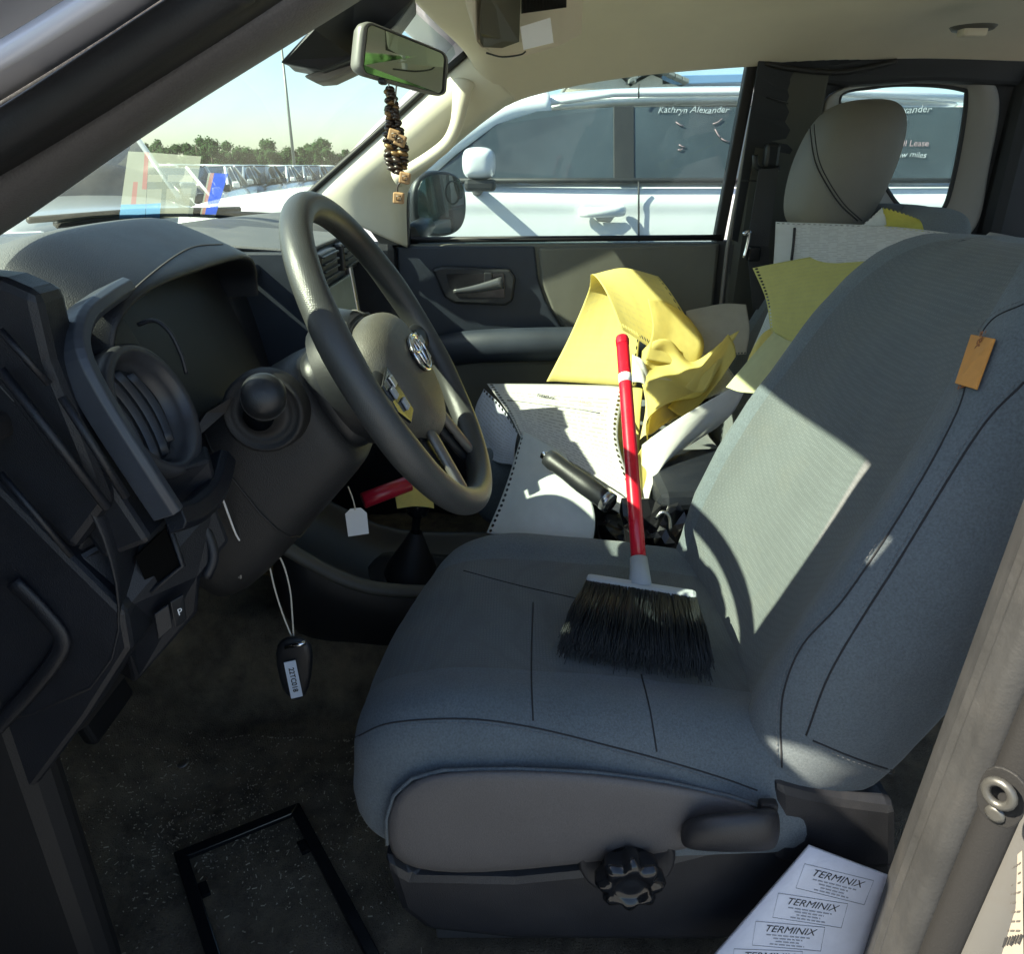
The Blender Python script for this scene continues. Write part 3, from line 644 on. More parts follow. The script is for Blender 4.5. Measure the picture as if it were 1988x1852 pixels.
# rear access door with quarter window
acd = part('rear_access_door', (.72, -.9, .1))
slab('inner_panel', [V((.715, -.57, .12)), V((.715, -.57, .80)), V((.66, -.585, 1.226)), V((.66, -.74, 1.226)), V((.69, -.74, .9)), V((.715, -.72, .12))], (.05, 0, 0), mat('access_trim', (.060, .060, .050), .65, bump=.25, bscale=700, var=.1, vscale=5), acd, .006)
slab('lower_trim', [V((.715, -.72, .12)), V((.70, -.72, .84)), V((.70, -1.30, .84)), V((.715, -1.30, .12))], (.05, 0, 0), M_dk, acd, .006)
for k, (a, b) in enumerate((((1475, 185), (1530, 200)), ((1440, 350), (1490, 352)))): tube('panel_gap', [ax(*a, .66), ax(*b, .66)], .002, M_rub, acd, n=5)
wo = [(1628, 195), (1700, 167), (1790, 163), (1866, 172), (1876, 190), (1862, 290), (1842, 380), (1825, 412), (1795, 428), (1745, 400), (1700, 330)]
fo = [(1600, 205), (1650, 165), (1720, 142), (1830, 134), (1915, 145), (1945, 195), (1925, 320), (1893, 450), (1790, 480), (1700, 460), (1620, 330)]
oi = cr([ax(u, v, .71) for u, v in wo], 5, True); oo = cr([ax(u, v, .675) for u, v in fo], 5, True); ob = [p + V((.03, 0, 0)) for p in oo]
qv = []; N = len(oi)
for t in (0, .25, .6, .85, 1):
    for i in range(N): qv.append(oi[i].lerp(oo[i], t) + V((-.010 * math.sin(math.pi * t), 0, 0)))
qv += ob
make('window_surround', qv, gridfaces(6, N, False, True), M_beige, acd, sub=1)
tube('window_seal', oi, .006, M_rub, acd, n=6, closed=True)
slab('quarter_glass', [p + V((.004, 0, 0)) for p in oi], (.004, 0, 0), G_side, acd, 0)
oq = [ax(u, v, .69) for u, v in ((1480, 90), (1700, 90), (2080, 100), (2080, 300), (2080, 520), (1700, 520), (1480, 520), (1475, 300))]
oqs = []
fo_c = V((0, 0, 0))
for p in oo: fo_c += p / len(oo)
for p in oo:
    d_ = (p - fo_c); d_.x = 0; best = 9
    lim = [((-.565 - fo_c.y) / d_.y if d_.y > 1e-6 else 9), ((-1.34 - fo_c.y) / d_.y if d_.y < -1e-6 else 9), ((1.245 - fo_c.z) / d_.z if d_.z > 1e-6 else 9), ((.78 - fo_c.z) / d_.z if d_.z < -1e-6 else 9)]
    q_ = fo_c + d_ * max(1.02, min(lim)); q_.x = .70 - .06 * max(0, q_.z - .8) / .45; oqs.append(q_)
make('upper_trim', [p + V((.012, 0, 0)) for p in oo] + oqs, gridfaces(2, N, False, True), M_dk, acd, smooth=False, thick=.004)
# dark surround between headliner and the quarter window, and the rear corner pillar
def holed(name, outer, inner, x0, m, parent):
    O = cr([ax(u, v, x0) for u, v in outer], 5, True); I = [p.copy() for p in inner]; 
    k = len(I); O = [O[round(i * len(O) / k) % len(O)] for i in range(k)]
    return make(name, O + I, gridfaces(2, k, False, True), m, parent, smooth=False, thick=.004)
blk = slab('header_trim', [V((.665, -.57, 1.19)), V((.665, -.57, 1.262)), V((.64, -1.34, 1.27)), V((.665, -1.34, 1.165)), V((.667, -.98, 1.183)), V((.667, -.80, 1.172))], (.05, 0, 0), M_dk, truck, .01)
tube('header_wire', cr([ax(1485, 122, .65), ax(1540, 133, .65), ax(1620, 140, .65), ax(1680, 132, .65), ax(1740, 118, .65)], 5), .006, M_rub, truck, n=6)
box('corner_pillar', (.69, -1.27, .72), (.10, .17, 1.1), M_dk, truck, .03)
for x, y in ((-.69, -1.27),): box('corner_pillar', (x, y, .72), (.10, .17, 1.1), M_dk, truck, .03)
# passenger seat belt with its guide
blt = part('seat_belt', (.66, -.66, .5))
box('belt_guide', ax(1497, 302, .645), (.03, .035, .055), M_black, blt, .008)
tube('guide_loop', cr([ax(u, v, .64) for u, v in ((1466, 300), (1468, 322), (1485, 330), (1512, 326))], 5), .007, M_black, blt, n=8)
a0, a1, b0, b1 = ax(1474, 328, .63), ax(1512, 326, .63), ax(1450, 475, .60), ax(1492, 478, .60)
M_belt = mat('belt_webbing', (.045, .046, .050), .8, bump=.6, bscale=500, var=.1)
slab('webbing', [a0, a1, b1, b0], (.003, 0, 0), M_belt, blt, 0)
slab('webbing', [b0, b1, ax(1498, 600, .60), ax(1462, 600, .60)], (.003, 0, 0), M_belt, blt, 0)
tube('tongue', cr([ax(1443, 455, .59), ax(1455, 450, .59), ax(1450, 480, .59), ax(1444, 500, .59)], 4), .005, M_chrome, blt, n=8)
box('belt_buckle', ax(1463, 492, .59), (.02, .03, .035), M_gloss, blt, .004)

# overhead console on the headliner with a slipped card
ohc = part('overhead_console', (.0, -.02, 1.24))
cx = .02
O1 = [ax(u, v, x) for u, v, x in ((925, 80, -.02), (930, 96, 0), (960, 108, .05), (1020, 112, .10), (1085, 92, .16), (1132, 68, .20), (1120, -40, .20), (880, -60, -.02))]
slab('console_shell', O1, (0, .0, .06), M_head, ohc, .015)
O2 = [ax(u, v, x) + V((0, 0, -.006)) for u, v, x in ((932, 72, -.02), (938, 82, 0), (975, 84, .03), (1008, 72, .06), (1012, -40, .06), (935, -50, -.02))]
slab('sunglass_door', O2, (0, 0, .012), mat('olive_lens', (.09, .085, .06), .35), ohc, .004)
slab('map_lamp', [ax(u, v, .06) + V((0, 0, -.004)) for u, v in ((1012, 20), (1100, 8), (1100, -40), (1012, -40))], (0, 0, .02), M_gloss, ohc, .004)
slab('card', [ax(u, v, .03) + V((-.012, 0, -.004)) for u, v in ((1010, 48), (1068, 30), (1074, 78), (1016, 92))], (.004, 0, 0), M_tagw, ohc, 0)
tube('console_groove', cr([ax(u, v, x) + V((-.01, 0, -.008)) for u, v, x in ((945, 92, 0), (975, 100, .04), (1010, 96, .07), (1020, 90, .08))], 4), .0014, M_black, ohc, n=6)
box('coat_hook', ax(1888, 60, .30), (.03, .045, .02), M_head, truck, .006)
lathe('coat_hook_base', ax(1888, 58, .31), (0, 0, -1), [(.0, .0), (.035, .0), (.04, -.006)], mat('hook_base', (.10, .095, .08), .6), truck, 20)

# rear view mirror, sensor housing
rvm = part('rear_view_mirror', (0, .17, 1.12))
q4 = [ax(712, 42, -.065), ax(865, 104, .068), ax(860, 184, .057), ax(702, 140, -.076)]
def qpt(s, t): return q4[0].lerp(q4[1], s).lerp(q4[3].lerp(q4[2], s), t)
mn = (q4[1] - q4[0]).cross(q4[3] - q4[0]).normalized(); 
if mn.dot(CAM - q4[0]) < 0: mn = -mn
def rrect(n=6, rad=.16, asp=2.4, grow=0.0):
    o = []
    for (sx, sy, a0_) in ((1, 0, -90), (1, 1, 0), (0, 1, 90), (0, 0, 180)):
        for k in range(n + 1):
            a = R(a0_ + 90 * k / n); cx_ = (1 - rad / asp * 1.2) if sx else rad / asp * 1.2; cy_ = (1 - rad) if sy else rad
            o.append((cx_ + math.cos(a) * (rad / asp * 1.2 + grow), cy_ + math.sin(a) * (rad + grow)))
    return o
rr0 = rrect()
slab('mirror_glass', [qpt(s, t) for s, t in rrect(grow=-.02)], -mn * .004, mat('inner_mirror', (.66, .74, .62), .03, 1.0), rvm, 0)
loft('mirror_case', [[qpt(s, t) + mn * .002 for s, t in rrect(grow=.0)], [qpt(s, t) + mn * .004 for s, t in rrect(grow=.04)], [qpt(s, t) - mn * .012 for s, t in rrect(grow=.07)], [qpt(.5 + (s - .5) * .92, .5 + (t - .5) * .85) - mn * .035 for s, t in rr0], [qpt(.5 + (s - .5) * .6, .5 + (t - .5) * .5) - mn * .045 for s, t in rr0]], [mat('mirror_case_grey', (.16, .16, .15), .45, var=.1)], rvm, cap=False, sub=1)
box('map_button', qpt(.22, 1.08) + mn * .004, (.02, .012, .008), M_black, rvm, .003)
tube('mirror_stalk', [qpt(.5, .4) - mn * .03, V((.02, .26, 1.20)), V((.01, .28, 1.23))], .013, M_black, rvm, n=10)
hsg = [ax(u, v, x) for u, v, x in ((562, 130, .02), (622, 66, .0), (619, 52, .0), (700, -5, .02), (800, -20, .03), (815, 12, .06), (780, 60, .08), (700, 122, .06), (640, 145, .05))]
sh = loft('sensor_housing', [[p + V((-.055, 0, 0)) for p in hsg], [p + V((.0, .004, .002)) for p in hsg], [p + V((.055, .01, 0)) for p in hsg]], M_dash, truck, sub=0, smooth=False, bev=.006)
slab('sensor_cover', [ax(u, v, x) for u, v, x in ((585, 146, .03), (688, 116, .05), (700, 130, .05), (640, 158, .05), (612, 160, .04))], (.06, 0, 0), M_beige, truck, .006)

# driver A pillar: painted outer panel, weather strip, inner trim (all rake back to the roof)
def strip(name, px, x, m, w=(.05, 0, 0), par=truck):
    return slab(name, [ax(u, v, x) for u, v in px], w, m, par, .004)
def rib2(name, top, bot, m, bulge, k=7):
    return ribbon(name, top, bot, bulge, m, truck, n=8, k=k)
rib2('pillar_trim', [ax(-260, 470, -.725), ax(0, 330, -.725), ax(300, 150, -.725), ax(560, -20, -.722), ax(700, -110, -.72)], [ax(-260, 600, -.665), ax(0, 447, -.655), ax(300, 240, -.645), ax(660, 14, -.635), ax(840, -100, -.63)], M_vin, (-.02, .0, -.01))
rib2('door_seal', [ax(-260, 320, -.775), ax(0, 190, -.775), ax(300, 0, -.772), ax(480, -115, -.77), ax(700, -260, -.765)], [ax(-260, 480, -.722), ax(0, 338, -.722), ax(300, 158, -.72), ax(560, -12, -.718), ax(760, -150, -.712)], M_rub, (-.025, 0, .0))
tube('seal_bead', cr([ax(-260, 405, -.79), ax(0, 262, -.79), ax(300, 70, -.787), ax(470, -40, -.784)], 6), .012, M_rub, truck, n=8)
rib2('pillar_panel', [ax(-260, 120, -.86), ax(0, -20, -.86), ax(200, -140, -.855), ax(480, -330, -.85), ax(700, -480, -.84)], [ax(-260, 330, -.79), ax(0, 185, -.79), ax(300, -5, -.787), ax(560, -190, -.78), ax(760, -330, -.775)], M_paint, (-.02, 0, .02))
tube('pillar_crease', cr([ax(-200, 215, -.845), ax(0, 108, -.845), ax(160, 10, -.842), ax(300, -80, -.84)], 5), .006, M_paint, truck, n=8)
slab('pillar_base', [V((-.68, .39, 1.04)), V((-.68, .80, .90)), V((-.68, .82, .74)), V((-.68, .46, .86))], (-.28, 0, 0), M_paint, truck, .01)
slab('hinge_pillar', [V((-.735, .62, -.15)), V((-.735, .62, .86)), V((-.735, .86, .80)), V((-.735, .86, -.15))], (-.22, 0, 0), M_jamb, truck, .01)
rl = [(.13, 1.115), (.06, 1.14), (0, 1.16), (-.127, 1.185), (-.3, 1.205), (-.54, 1.222), (-.9, 1.23), (-1.32, 1.22)]
loft('roof_rail', [[V((-.650, y, z + .012)), V((-.70, y, z)), V((-.80, y, z + .01)), V((-.825, y, z + .05)), V((-.795, y, 1.285)), V((-.65, y, 1.275))] for y, z in rl], M_paint, truck, sub=0)
# passenger outer A pillar, cowl, bonnet and wings so the nose exists beyond the glass
slab('pillar_panel', [V((.72, .50, .90)), V((.76, .50, .88)), V((.70, .06, 1.26)), V((.655, .09, 1.25))], (0, .02, .03), M_paint, truck, .006)
nb = []
for y, zc, ze, w in ((.86, .845, .79, .80), (1.1, .84, .77, .82), (1.5, .82, .74, .84), (1.8, .78, .70, .82), (1.95, .66, .60, .76)):
    nb.append([V((x * w, y - .10 * x * x, zc + (ze - zc) * abs(x) ** 4)) for x in (-1, -.95, -.8, -.5, 0, .5, .8, .95, 1)])
make('hood', [p for r in nb for p in r], gridfaces(5, 9), M_paint, truck, sub=2, thick=.01)
slab('cowl', [V((-.76, .56, .845)), V((0, .90, .845)), V((.76, .56, .845)), V((.76, .40, .80)), V((-.76, .40, .80))], (0, 0, .02), M_rub, truck, .005)
wp = onto(wsh, [(548, 428), (500, 424), (455, 428)], -.004)
tube('wiper_arm', [V((.66, .60, .885)), V((.45, .735, .905)), V((.12, .82, .905))], .009, M_rub, truck, n=6)
tube('wiper_blade', [V((.60, .655, .905)), V((.3, .77, .915)), V((.05, .825, .915))], .006, M_rub, truck, n=6)
for s in (-1, 1):
    slab('front_wing', [V((s * .93, .80, .0)), V((s * .90, .80, .74)), V((s * .86, 1.8, .68)), V((s * .90, 1.85, .0))], (-s * .05, 0, 0), M_paint, truck, .03)
slab('front_grille', [V((-.75, 1.93, .1)), V((.75, 1.93, .1)), V((.72, 1.93, .62)), V((-.72, 1.93, .62))], (0, -.05, 0), M_rub, truck, .03)
slab('door_skin', [V((.90, .80, -.15)), V((.88, .80, .78)), V((.88, -.58, .80)), V((.90, -.58, -.15))], (-.04, 0, 0), M_paint, truck, .02)
slab('rear_side', [V((.90, -.60, -.15)), V((.88, -.60, .80)), V((.88, -1.36, .80)), V((.90, -1.36, -.15))], (-.04, 0, 0), M_paint, truck, .02)
for y in (1.25, -2.2):
    for x in (-.80, .80):
        w = lathe('wheel', (x, y, GZ + .37), (1, 0, 0), [(.23, -.12), (.35, -.12), (.37, -.08), (.37, .08), (.35, .12), (.23, .12)], mat('tyre', (.02, .02, .02), .85), truck, 24)
        lathe('rim', (x, y, GZ + .37), (1 if x > 0 else -1, 0, 0), [(.02, .08), (.10, .09), (.18, .06), (.23, .11)], M_silver, w, 20)
for s in (-1, 1): slab('bed_side', [V((s * .92, -1.42, -.10)), V((s * .90, -1.42, .72)), V((s * .90, -3.3, .72)), V((s * .92, -3.3, -.10))], (-s * .06, 0, 0), M_paint, truck, .02)
box('bed_floor', (0, -2.36, .1), (1.6, 1.9, .06), M_rub, truck, .01)
box('tailgate', (0, -3.3, .35), (1.66, .06, .72), M_paint, truck, .02)

# driver B pillar: grooved strip, painted jamb, striker, stickers
def column(name, xy, z0, z1, m, lean=0.0, n=9):
    vs = []
    for k in range(n):
        z = z0 + (z1 - z0) * k / (n - 1)
        for x, y in xy: vs.append(V((x + max(0, z - .8) * .30, y - .055 * max(0, z - .28) - .12 * max(0, z - .8), z)))
    return make(name, vs, gridfaces(n, len(xy)), m, truck, thick=.004)
column('pillar_strip', [(-0.720, -.470), (-0.720, -.405), (-0.730, -.390), (-0.745, -.384), (-0.757, -.379), (-0.761, -.376), (-0.765, -.379), (-0.774, -.374), (-0.778, -.371), (-0.782, -.374), (-0.794, -.371), (-0.801, -.374), (-0.805, -.381), (-0.808, -.390)], .02, 1.24, M_strip)
column('door_seal', [(-0.806, -.385), (-0.814, -.388), (-0.822, -.393), (-0.827, -.402), (-0.825, -.412)], .02, 1.24, M_rub)
column('pillar_panel', [(-.810, -.402), (-.830, -.408), (-.842, -.420), (-.850, -.437), (-.880, -.4579), (-.930, -.4926), (-.96, -.5135)], .00, 1.26, M_jamb)
stp = ax(1948, 1545, -.857); jn = V((-.57, .82, 0)).normalized(); je = V((-.82, -.57, 0)).normalized()
FR = frame(je, jn)
skp = part('door_striker', stp)
def oval(c, rx, rz, n=20, e=2.6):
    o = []
    for k in range(n):
        a = 2 * math.pi * k / n; q = 1 / ((abs(math.cos(a)) ** e + abs(math.sin(a)) ** e) ** (1 / e)); o.append(c + je * (math.cos(a) * q * rx) + V((0, 0, math.sin(a) * q * rz)))
    return o
slab('striker_plate', oval(stp + jn * .001, .016, .026), jn * .003, M_rub, skp, .001)
tube('striker_loop', [p + jn * .012 for p in oval(stp + V((0, 0, .009)), .009, .010, 16, 2)], .0036, mat('striker_steel', (.12, .12, .115), .4, .7), skp, n=8, closed=True)
lathe('striker_bolt', stp + V((0, 0, -.016)) + jn * .003, jn, [(.007, 0), (.007, .003), (.004, .004), (0, .004)], mat('striker_steel', (.12, .12, .115), .4, .7), skp, 12)
def jpt(u, v, lift=.0025):
    # the jamb's sloping face: through (-.82,-.437) and (-.93,-.50)
    p0 = V((-.85, -.437, 0)); d = ray(u, v); n_ = jn; t = (p0 - CAM).dot(n_) / d.dot(n_); return CAM + d * t + n_ * lift
lb = [jpt(1988, 1648), jpt(1990, 1858), jpt(1870, 1858), jpt(1884, 1808), jpt(1924, 1702)]
stk = slab('certification_sticker', lb, jn * .0006, mat('sticker_stock', (.26, .235, .20), .5, var=.05, vscale=30), truck, 0)
gl_ = []
for k in range(9):
    a = jpt(1936 - k * 6.2, 1706 + k * 14, .0036); b = jpt(1986, 1672 + k * 19, .0036)
    for s in range(9):
        if random.random() < .8: p = a.lerp(b, s / 9); q = a.lerp(b, (s + .72) / 9); gl_.append(slabgeo([p, q, q + V((0, 0, .0022)), p + V((0, 0, .0022))], jn * .0002))
v_, f_ = join(gl_); o = make('sticker_print', v_, f_, mat('faded_ink', (.07, .065, .06), .7), truck, smooth=False); o['kind'] = 'stuff'
for k in range(16):
    p = jpt(1900 + k * 5.2, 1842 - k * 1.0, .0036); q = p + je * (.0010 if k % 3 else .0020)
    slab('barcode_bar', [p, q, q + V((0, 0, .012)), p + V((0, 0, .012))], jn * .0002, M_ink, truck, 0)
ys_ = [jpt(1862, 1858, .004), jpt(1874, 1824, .004), jpt(1892, 1838, .004), jpt(1890, 1860, .004)]
slab('warning_sticker', ys_, jn * .0003, mat('warn_yellow', (.75, .55, .03), .5), truck, 0)

# the driver door, swung wide open ahead of the camera's left
drd = part('driver_door', (-.90, .62, .0))
DA = R(66); dxy = V((-math.sin(DA), -math.cos(DA), 0)); dnn = V((math.cos(DA), -math.sin(DA), 0)); DH = V((-.90, .62, 0))
def DP(s, z, h=0.0): return DH + dxy * s + dnn * h + V((0, 0, z))
slab('outer_panel', [DP(0, -.15), DP(1.02, -.15), DP(1.02, .83), DP(0, .81)], -dnn * .05, M_paint, drd, .02)
slab('inner_panel', [DP(.03, -.10, .001), DP(.99, -.10, .001), DP(.99, .80, .001), DP(.03, .79, .001)], dnn * .06, M_door, drd, .02)
slab('armrest', [DP(.25, .50, .062), DP(.85, .50, .062), DP(.85, .57, .062), DP(.25, .57, .062)], dnn * .06, M_dash, drd, .015)
slab('door_pocket', [DP(.10, .10, .062), DP(.85, .10, .062), DP(.85, .26, .062), DP(.10, .26, .062)], dnn * .04, M_dash, drd, .015)
slab('window_glass', [DP(.05, .81, -.02), DP(1.0, .82, -.02), DP(.93, 1.20, -.02), DP(.50, 1.17, -.02), DP(.32, 1.08, -.02)], -dnn * .004, G_side, drd, 0)
tube('window_frame', [DP(.03, .81, -.02), DP(.30, 1.07, -.02), DP(.50, 1.18, -.02), DP(.95, 1.22, -.02), DP(1.01, .82, -.02)], .022, M_rub, drd, n=8)
slab('sail_trim', [DP(.0, .80, -.03), DP(.30, .80, -.03), DP(.32, 1.06, -.03)], dnn * .03, M_rub, drd, .004)
box('door_mirror', DP(.18, .93, -.15), (.20, .24, .22), M_black, drd, .04, Matrix.Rotation(-DA, 3, 'Z'))
tube('door_handle', [DP(.80, .72, -.055), DP(.84, .72, -.085), DP(.95, .72, -.085), DP(.98, .72, -.055)], .014, M_paint, drd, n=8)

# ------------------------------------------------------------------ dashboard
dsh = part('dashboard', (0, .5, .5))
def prof(x):
    if -.615 < x < -.225: p = [(.88, .86), (.72, .885), (.60, .895), (.52, .890), (.490, .850), (.470, .780), (.445, .730), (.400, .700), (.385, .665), (.400, .600), (.440, .540), (.52, .50), (.80, .48)]
    elif x <= -.60: p = [(.88, .86), (.72, .885), (.58, .895), (.46, .893), (.415, .880), (.395, .850), (.375, .800), (.355, .750), (.350, .700), (.352, .660), (.365, .600), (.42, .53), (.80, .48)]
    elif x < .18: p = [(.88, .86), (.72, .885), (.60, .892), (.50, .890), (.44, .880), (.415, .860), (.40, .820), (.385, .740), (.375, .660), (.375, .580), (.38, .50), (.42, .42), (.80, .40)]
    else: p = [(.88, .86), (.72, .885), (.62, .892), (.54, .888), (.47, .875), (.425, .850), (.410, .815), (.430, .775), (.455, .730), (.455, .66), (.46, .58), (.53, .50), (.80, .48)]
    return p
xs_ = [-.715, -.70, -.66, -.62, -.612, -.605, -.59, -.5, -.42, -.34, -.25, -.235, -.23, -.222, -.21, -.15, 0, .14, .17, .19, .22, .35, .5, .64, .68, .70]
dv = [V((x, y - .30 * max(0, abs(x) - .25) ** 2 * (1 if y > .6 else 0), z - (.02 if abs(x) > .705 else 0))) for x in xs_ for y, z in prof(x)]
make('dash_body', dv, gridfaces(len(xs_), 13), [M_dash, M_dash_sunlit], dsh, sub=1, thick=-.004, mi=[1 if (k % 12) < 5 else 0 for k in range((len(xs_) - 1) * 12)])  # upper faces take the paler sunlit tone
# cluster hood
hr = []
for y, top, hw, zlo in ((.64, .884, .175, .855), (.57, .908, .205, .855), (.50, .932, .213, .850), (.455, .944, .212, .846), (.440, .945, .211, .845), (.425, .940, .211, .842), (.385, .922, .210, .836), (.350, .904, .207, .832), (.342, .897, .203, .831), (.347, .890, .197, .831), (.42, .884, .188, .832), (.49, .876, .180, .832)):
    ring = []
    for k in range(15):
        a = math.pi * k / 14; c_ = math.cos(a); s_ = math.sin(a); e = .52
        ring.append(V((-.42 - math.copysign(abs(c_) ** e, c_) * hw, y + .015 * (1 - s_) - (.0), zlo + (top - zlo) * s_ ** .60)))
    hr.append(ring)
hood = loft('cluster_hood', hr, [M_dash, M_dash_sunlit], dsh, closed=False, sub=2, rowmat=[1 if k < 4 else 0 for k in range(11)])  # sunlit tone painted ahead of the crest, dark tone on the shaded rows behind
seam('hood_stitch', hood, [(240, 580), (290, 535), (340, 497), (380, 478), (432, 474)], .0009, mat('grey_thread', (.09, .085, .08), .8), dsh)
# instrument cluster with round dials under the hood
icl = slab('instrument_cluster', [V((-.60, .478, .740)), V((-.60, .500, .862)), V((-.24, .500, .862)), V((-.24, .478, .740))], (0, -.012, 0), M_black, dsh, .003)
for x in (-.51, -.33):
    tube('dial_ring', [V((x + math.cos(a) * .058, .462 + math.sin(a) * .010, .802 + math.sin(a) * .055)) for a in [2 * math.pi * k / 28 for k in range(28)]], .0035, M_silver, dsh, n=6, closed=True)
    slab('dial_face', [V((x + math.cos(a) * .054, .468 + math.sin(a) * .010, .802 + math.sin(a) * .052)) for a in [2 * math.pi * k / 28 for k in range(28)]], (0, -.002, 0), M_gloss, dsh, 0)
slab('cluster_side', [V((-.605, .40, .70)), V((-.605, .455, .86)), V((-.60, .40, .875)), V((-.60, .365, .71))], (.004, 0, 0), mat('smoked_lens', (.016, .016, .018), .42, var=.3, vscale=60, spec=.3), dsh, .001)
lensq = [(268, 630), (300, 622), (330, 645), (352, 690), (362, 725)]
slab('lens_cover', [V((-.600, .352, .705)), V((-.600, .412, .880)), V((-.236, .412, .880)), V((-.236, .352, .705))], (0, .004, -.002), mat('smoked_lens', (.022, .022, .022), .14, var=.3, vscale=60), dsh, .001)
tube('lens_edge', cr([ax(u, v, -.600) for u, v in lensq], 5), .0022, M_dash, dsh, n=6)
# centre: trim band from the hood to the passenger side, vents, screen, controls
tube('trim_band', cr([V((-.20, .385, .855)), V((-.05, .378, .862)), V((.16, .385, .862)), V((.32, .40, .845)), V((.66, .42, .835))], 6), .012, M_blue, dsh, n=8)
cst = part('centre_stack', (0, .30, .6))
slab('stack_panel', [V((-.15, 0.290, 0.599)), V((-.15, 0.308, 0.879)), V((.15, 0.308, 0.879)), V((.15, 0.290, 0.599))], (0, .02, 0), M_black, cst, .008)
slab('stack_top', [V((-.152, .302, .880)), V((.152, .302, .880)), V((.152, .50, .893)), V((-.152, .50, .893))], (0, 0, .006), M_dash_sunlit, cst, .004)
slab('side_flank', [V((-.155, 0.284, 0.594)), V((-.155, 0.304, 0.884)), V((-.155, 0.470, 0.884)), V((-.155, 0.470, 0.594))], (.01, 0, 0), M_blue, cst, .004)
for x in (-.08, .08):
    vv = box('air_vent', (x, .296, .856), (.11, .02, .045), M_black, cst, .004)
    for k in range(4): box('vent_slat', (x, .285, .840 + .011 * k), (.10, .008, .003), M_dash, vv, .001)
slab('touch_screen', [V((-.105, 0.286, 0.729)), V((-.105, 0.295, 0.819)), V((.105, 0.295, 0.819)), V((.105, 0.286, 0.729))], (0, .006, 0), mat('screen_glass', (.28, .33, .30), .2, var=.06, vscale=20), cst, .002)
for x in (-.122, .122):
    slab('screen_trim', [V((x - .010, 0.284, 0.714)), V((x - .010, 0.296, 0.834)), V((x + .010, 0.296, 0.834)), V((x + .010, 0.284, 0.714))], (0, .01, 0), M_silver, cst, .003)
    lathe('radio_knob', (x, .282, .734), (0, -1, .1), [(.011, 0), (.011, .012), (.009, .014), (0, .014)], M_black, cst, 16)
for x in (-.09, 0, .09): lathe('climate_knob', (x, .284, .659), (0, -1, .1), [(.022, 0), (.022, .006), (.017, .008), (.016, .022), (.013, .025), (0, .025)], M_black, cst, 24)
# glovebox face and passenger vent
slab('glovebox', [V((.20, .435, .50)), V((.20, .440, .70)), V((.62, .440, .70)), V((.62, .435, .50))], (0, .02, 0), M_dash, dsh, .01)
box('air_vent', (.60, .405, .80), (.10, .03, .07), M_black, dsh, .01)
# left vent pod: bezel on three sides, round vent with louvres
vn = V((0, -.93, .36)).normalized(); vu = V((0, .36, .93)).normalized(); ve = V((1, 0, 0))
pod = part('air_vent_pod', V((-.62, .34, .79)))
pc = ax(288, 800, -.618)
def vp(a, b, h=0): return pc + ve * a + vu * b + vn * h
pl = slab('pod_base', [vp(-.085, -.095, -.012), vp(-.085, .095, -.012), vp(.075, .115, -.012), vp(.075, -.095, -.012)], -vn * .05, M_dash, pod, .006)
tb = cr([vp(-.074, -.078, .012), vp(-.078, -.04, .014), vp(-.078, .03, .014), vp(-.072, .072, .016), vp(-.045, .094, .018), (vp(.0, .103, .018)), vp(.045, .108, .016)], 5)
M_bez = mat('bezel_satin', (.040, .047, .060), .36, var=.15, vscale=20)
bar('bezel', tb, vn, .0085, .012, M_bez, pod, .55)
tb2 = cr([vp(-.070, -.085, .010), vp(-.04, -.094, .012), vp(.01, -.094, .012), vp(.06, -.080, .010)], 5)
bar('bezel_foot', tb2, vn, .012, .010, M_dash, pod, .5)
vr = lathe('vent_ring', pc, vn, [(.064, -.012), (.066, .0), (.064, .010), (.059, .013), (.054, .010), (.051, .0), (.049, -.010), (.046, -.012), (.045, -.03)], mat('ring_satin', (.040, .042, .048), .40, var=.2, vscale=25), pod, 48)
lathe('vent_throat', pc, vn, [(.046, -.012), (.044, -.045), (0, -.047)], M_rub, pod, 32)
for k in (-.030, -.012, .006, .024):
    q = []
    hw = math.sqrt(max(.0001, .044 ** 2 - k * k))
    for t in range(9):
        b = hw * (t / 4 - 1); q.append((vp(k + .010 * (1 - (b / hw) ** 2) , b, -.006), vp(k - .008 + .010 * (1 - (b / hw) ** 2), b, -.036)))
    make('louvre', [p for pr in q for p in pr], gridfaces(9, 2), mat('louvre_grey', (.022, .026, .034), .4), pod, thick=.0025)
# dash end: ribbed side trims towards the door
for (a, b, w) in (((0, 717), (209, 986), .006), ((0, 640), (95, 745), .004), ((0, 918), (139, 1080), .004), ((120, 770), (245, 965), .005)):
    tube('end_trim_line', [ax(*a, -.728), ax((a[0] + b[0]) / 2, (a[1] + b[1]) / 2, -.730), ax(*b, -.722)], w * .7, M_dash, dsh, n=6)
ecap = slab('dash_end_cap', [ax(u, v, -.715) for u, v in ((-180, 520), (0, 540), (70, 570), (100, 700), (212, 982), (140, 1076), (0, 936), (-180, 760))], (.04, 0, 0), M_dash, dsh, .008)
slab('dash_end_lower', [ax(u, v, -.712) for u, v in ((-180, 772), (0, 945), (138, 1086), (243, 1190), (255, 1262), (170, 1395), (60, 1540), (0, 1620), (-180, 1800))], (.05, 0, 0), M_dash, dsh, .006)
slab('dash_end_filler', [ax(u, v, x) for u, v, x in ((190, 960, -.70), (300, 930, -.665), (410, 890, -.61), (432, 990, -.60), (300, 1012, -.652), (140, 1092, -.698))], (.04, .02, 0), M_dash, dsh, .004)
tube('end_molding', cr([ax(u, v, -.716) for u, v in ((25, 1130), (75, 1180), (118, 1235), (110, 1275), (60, 1340), (0, 1405), (-60, 1470))], 5), .008, M_dash, dsh, n=8, flat=((1, 0, 0), .5))
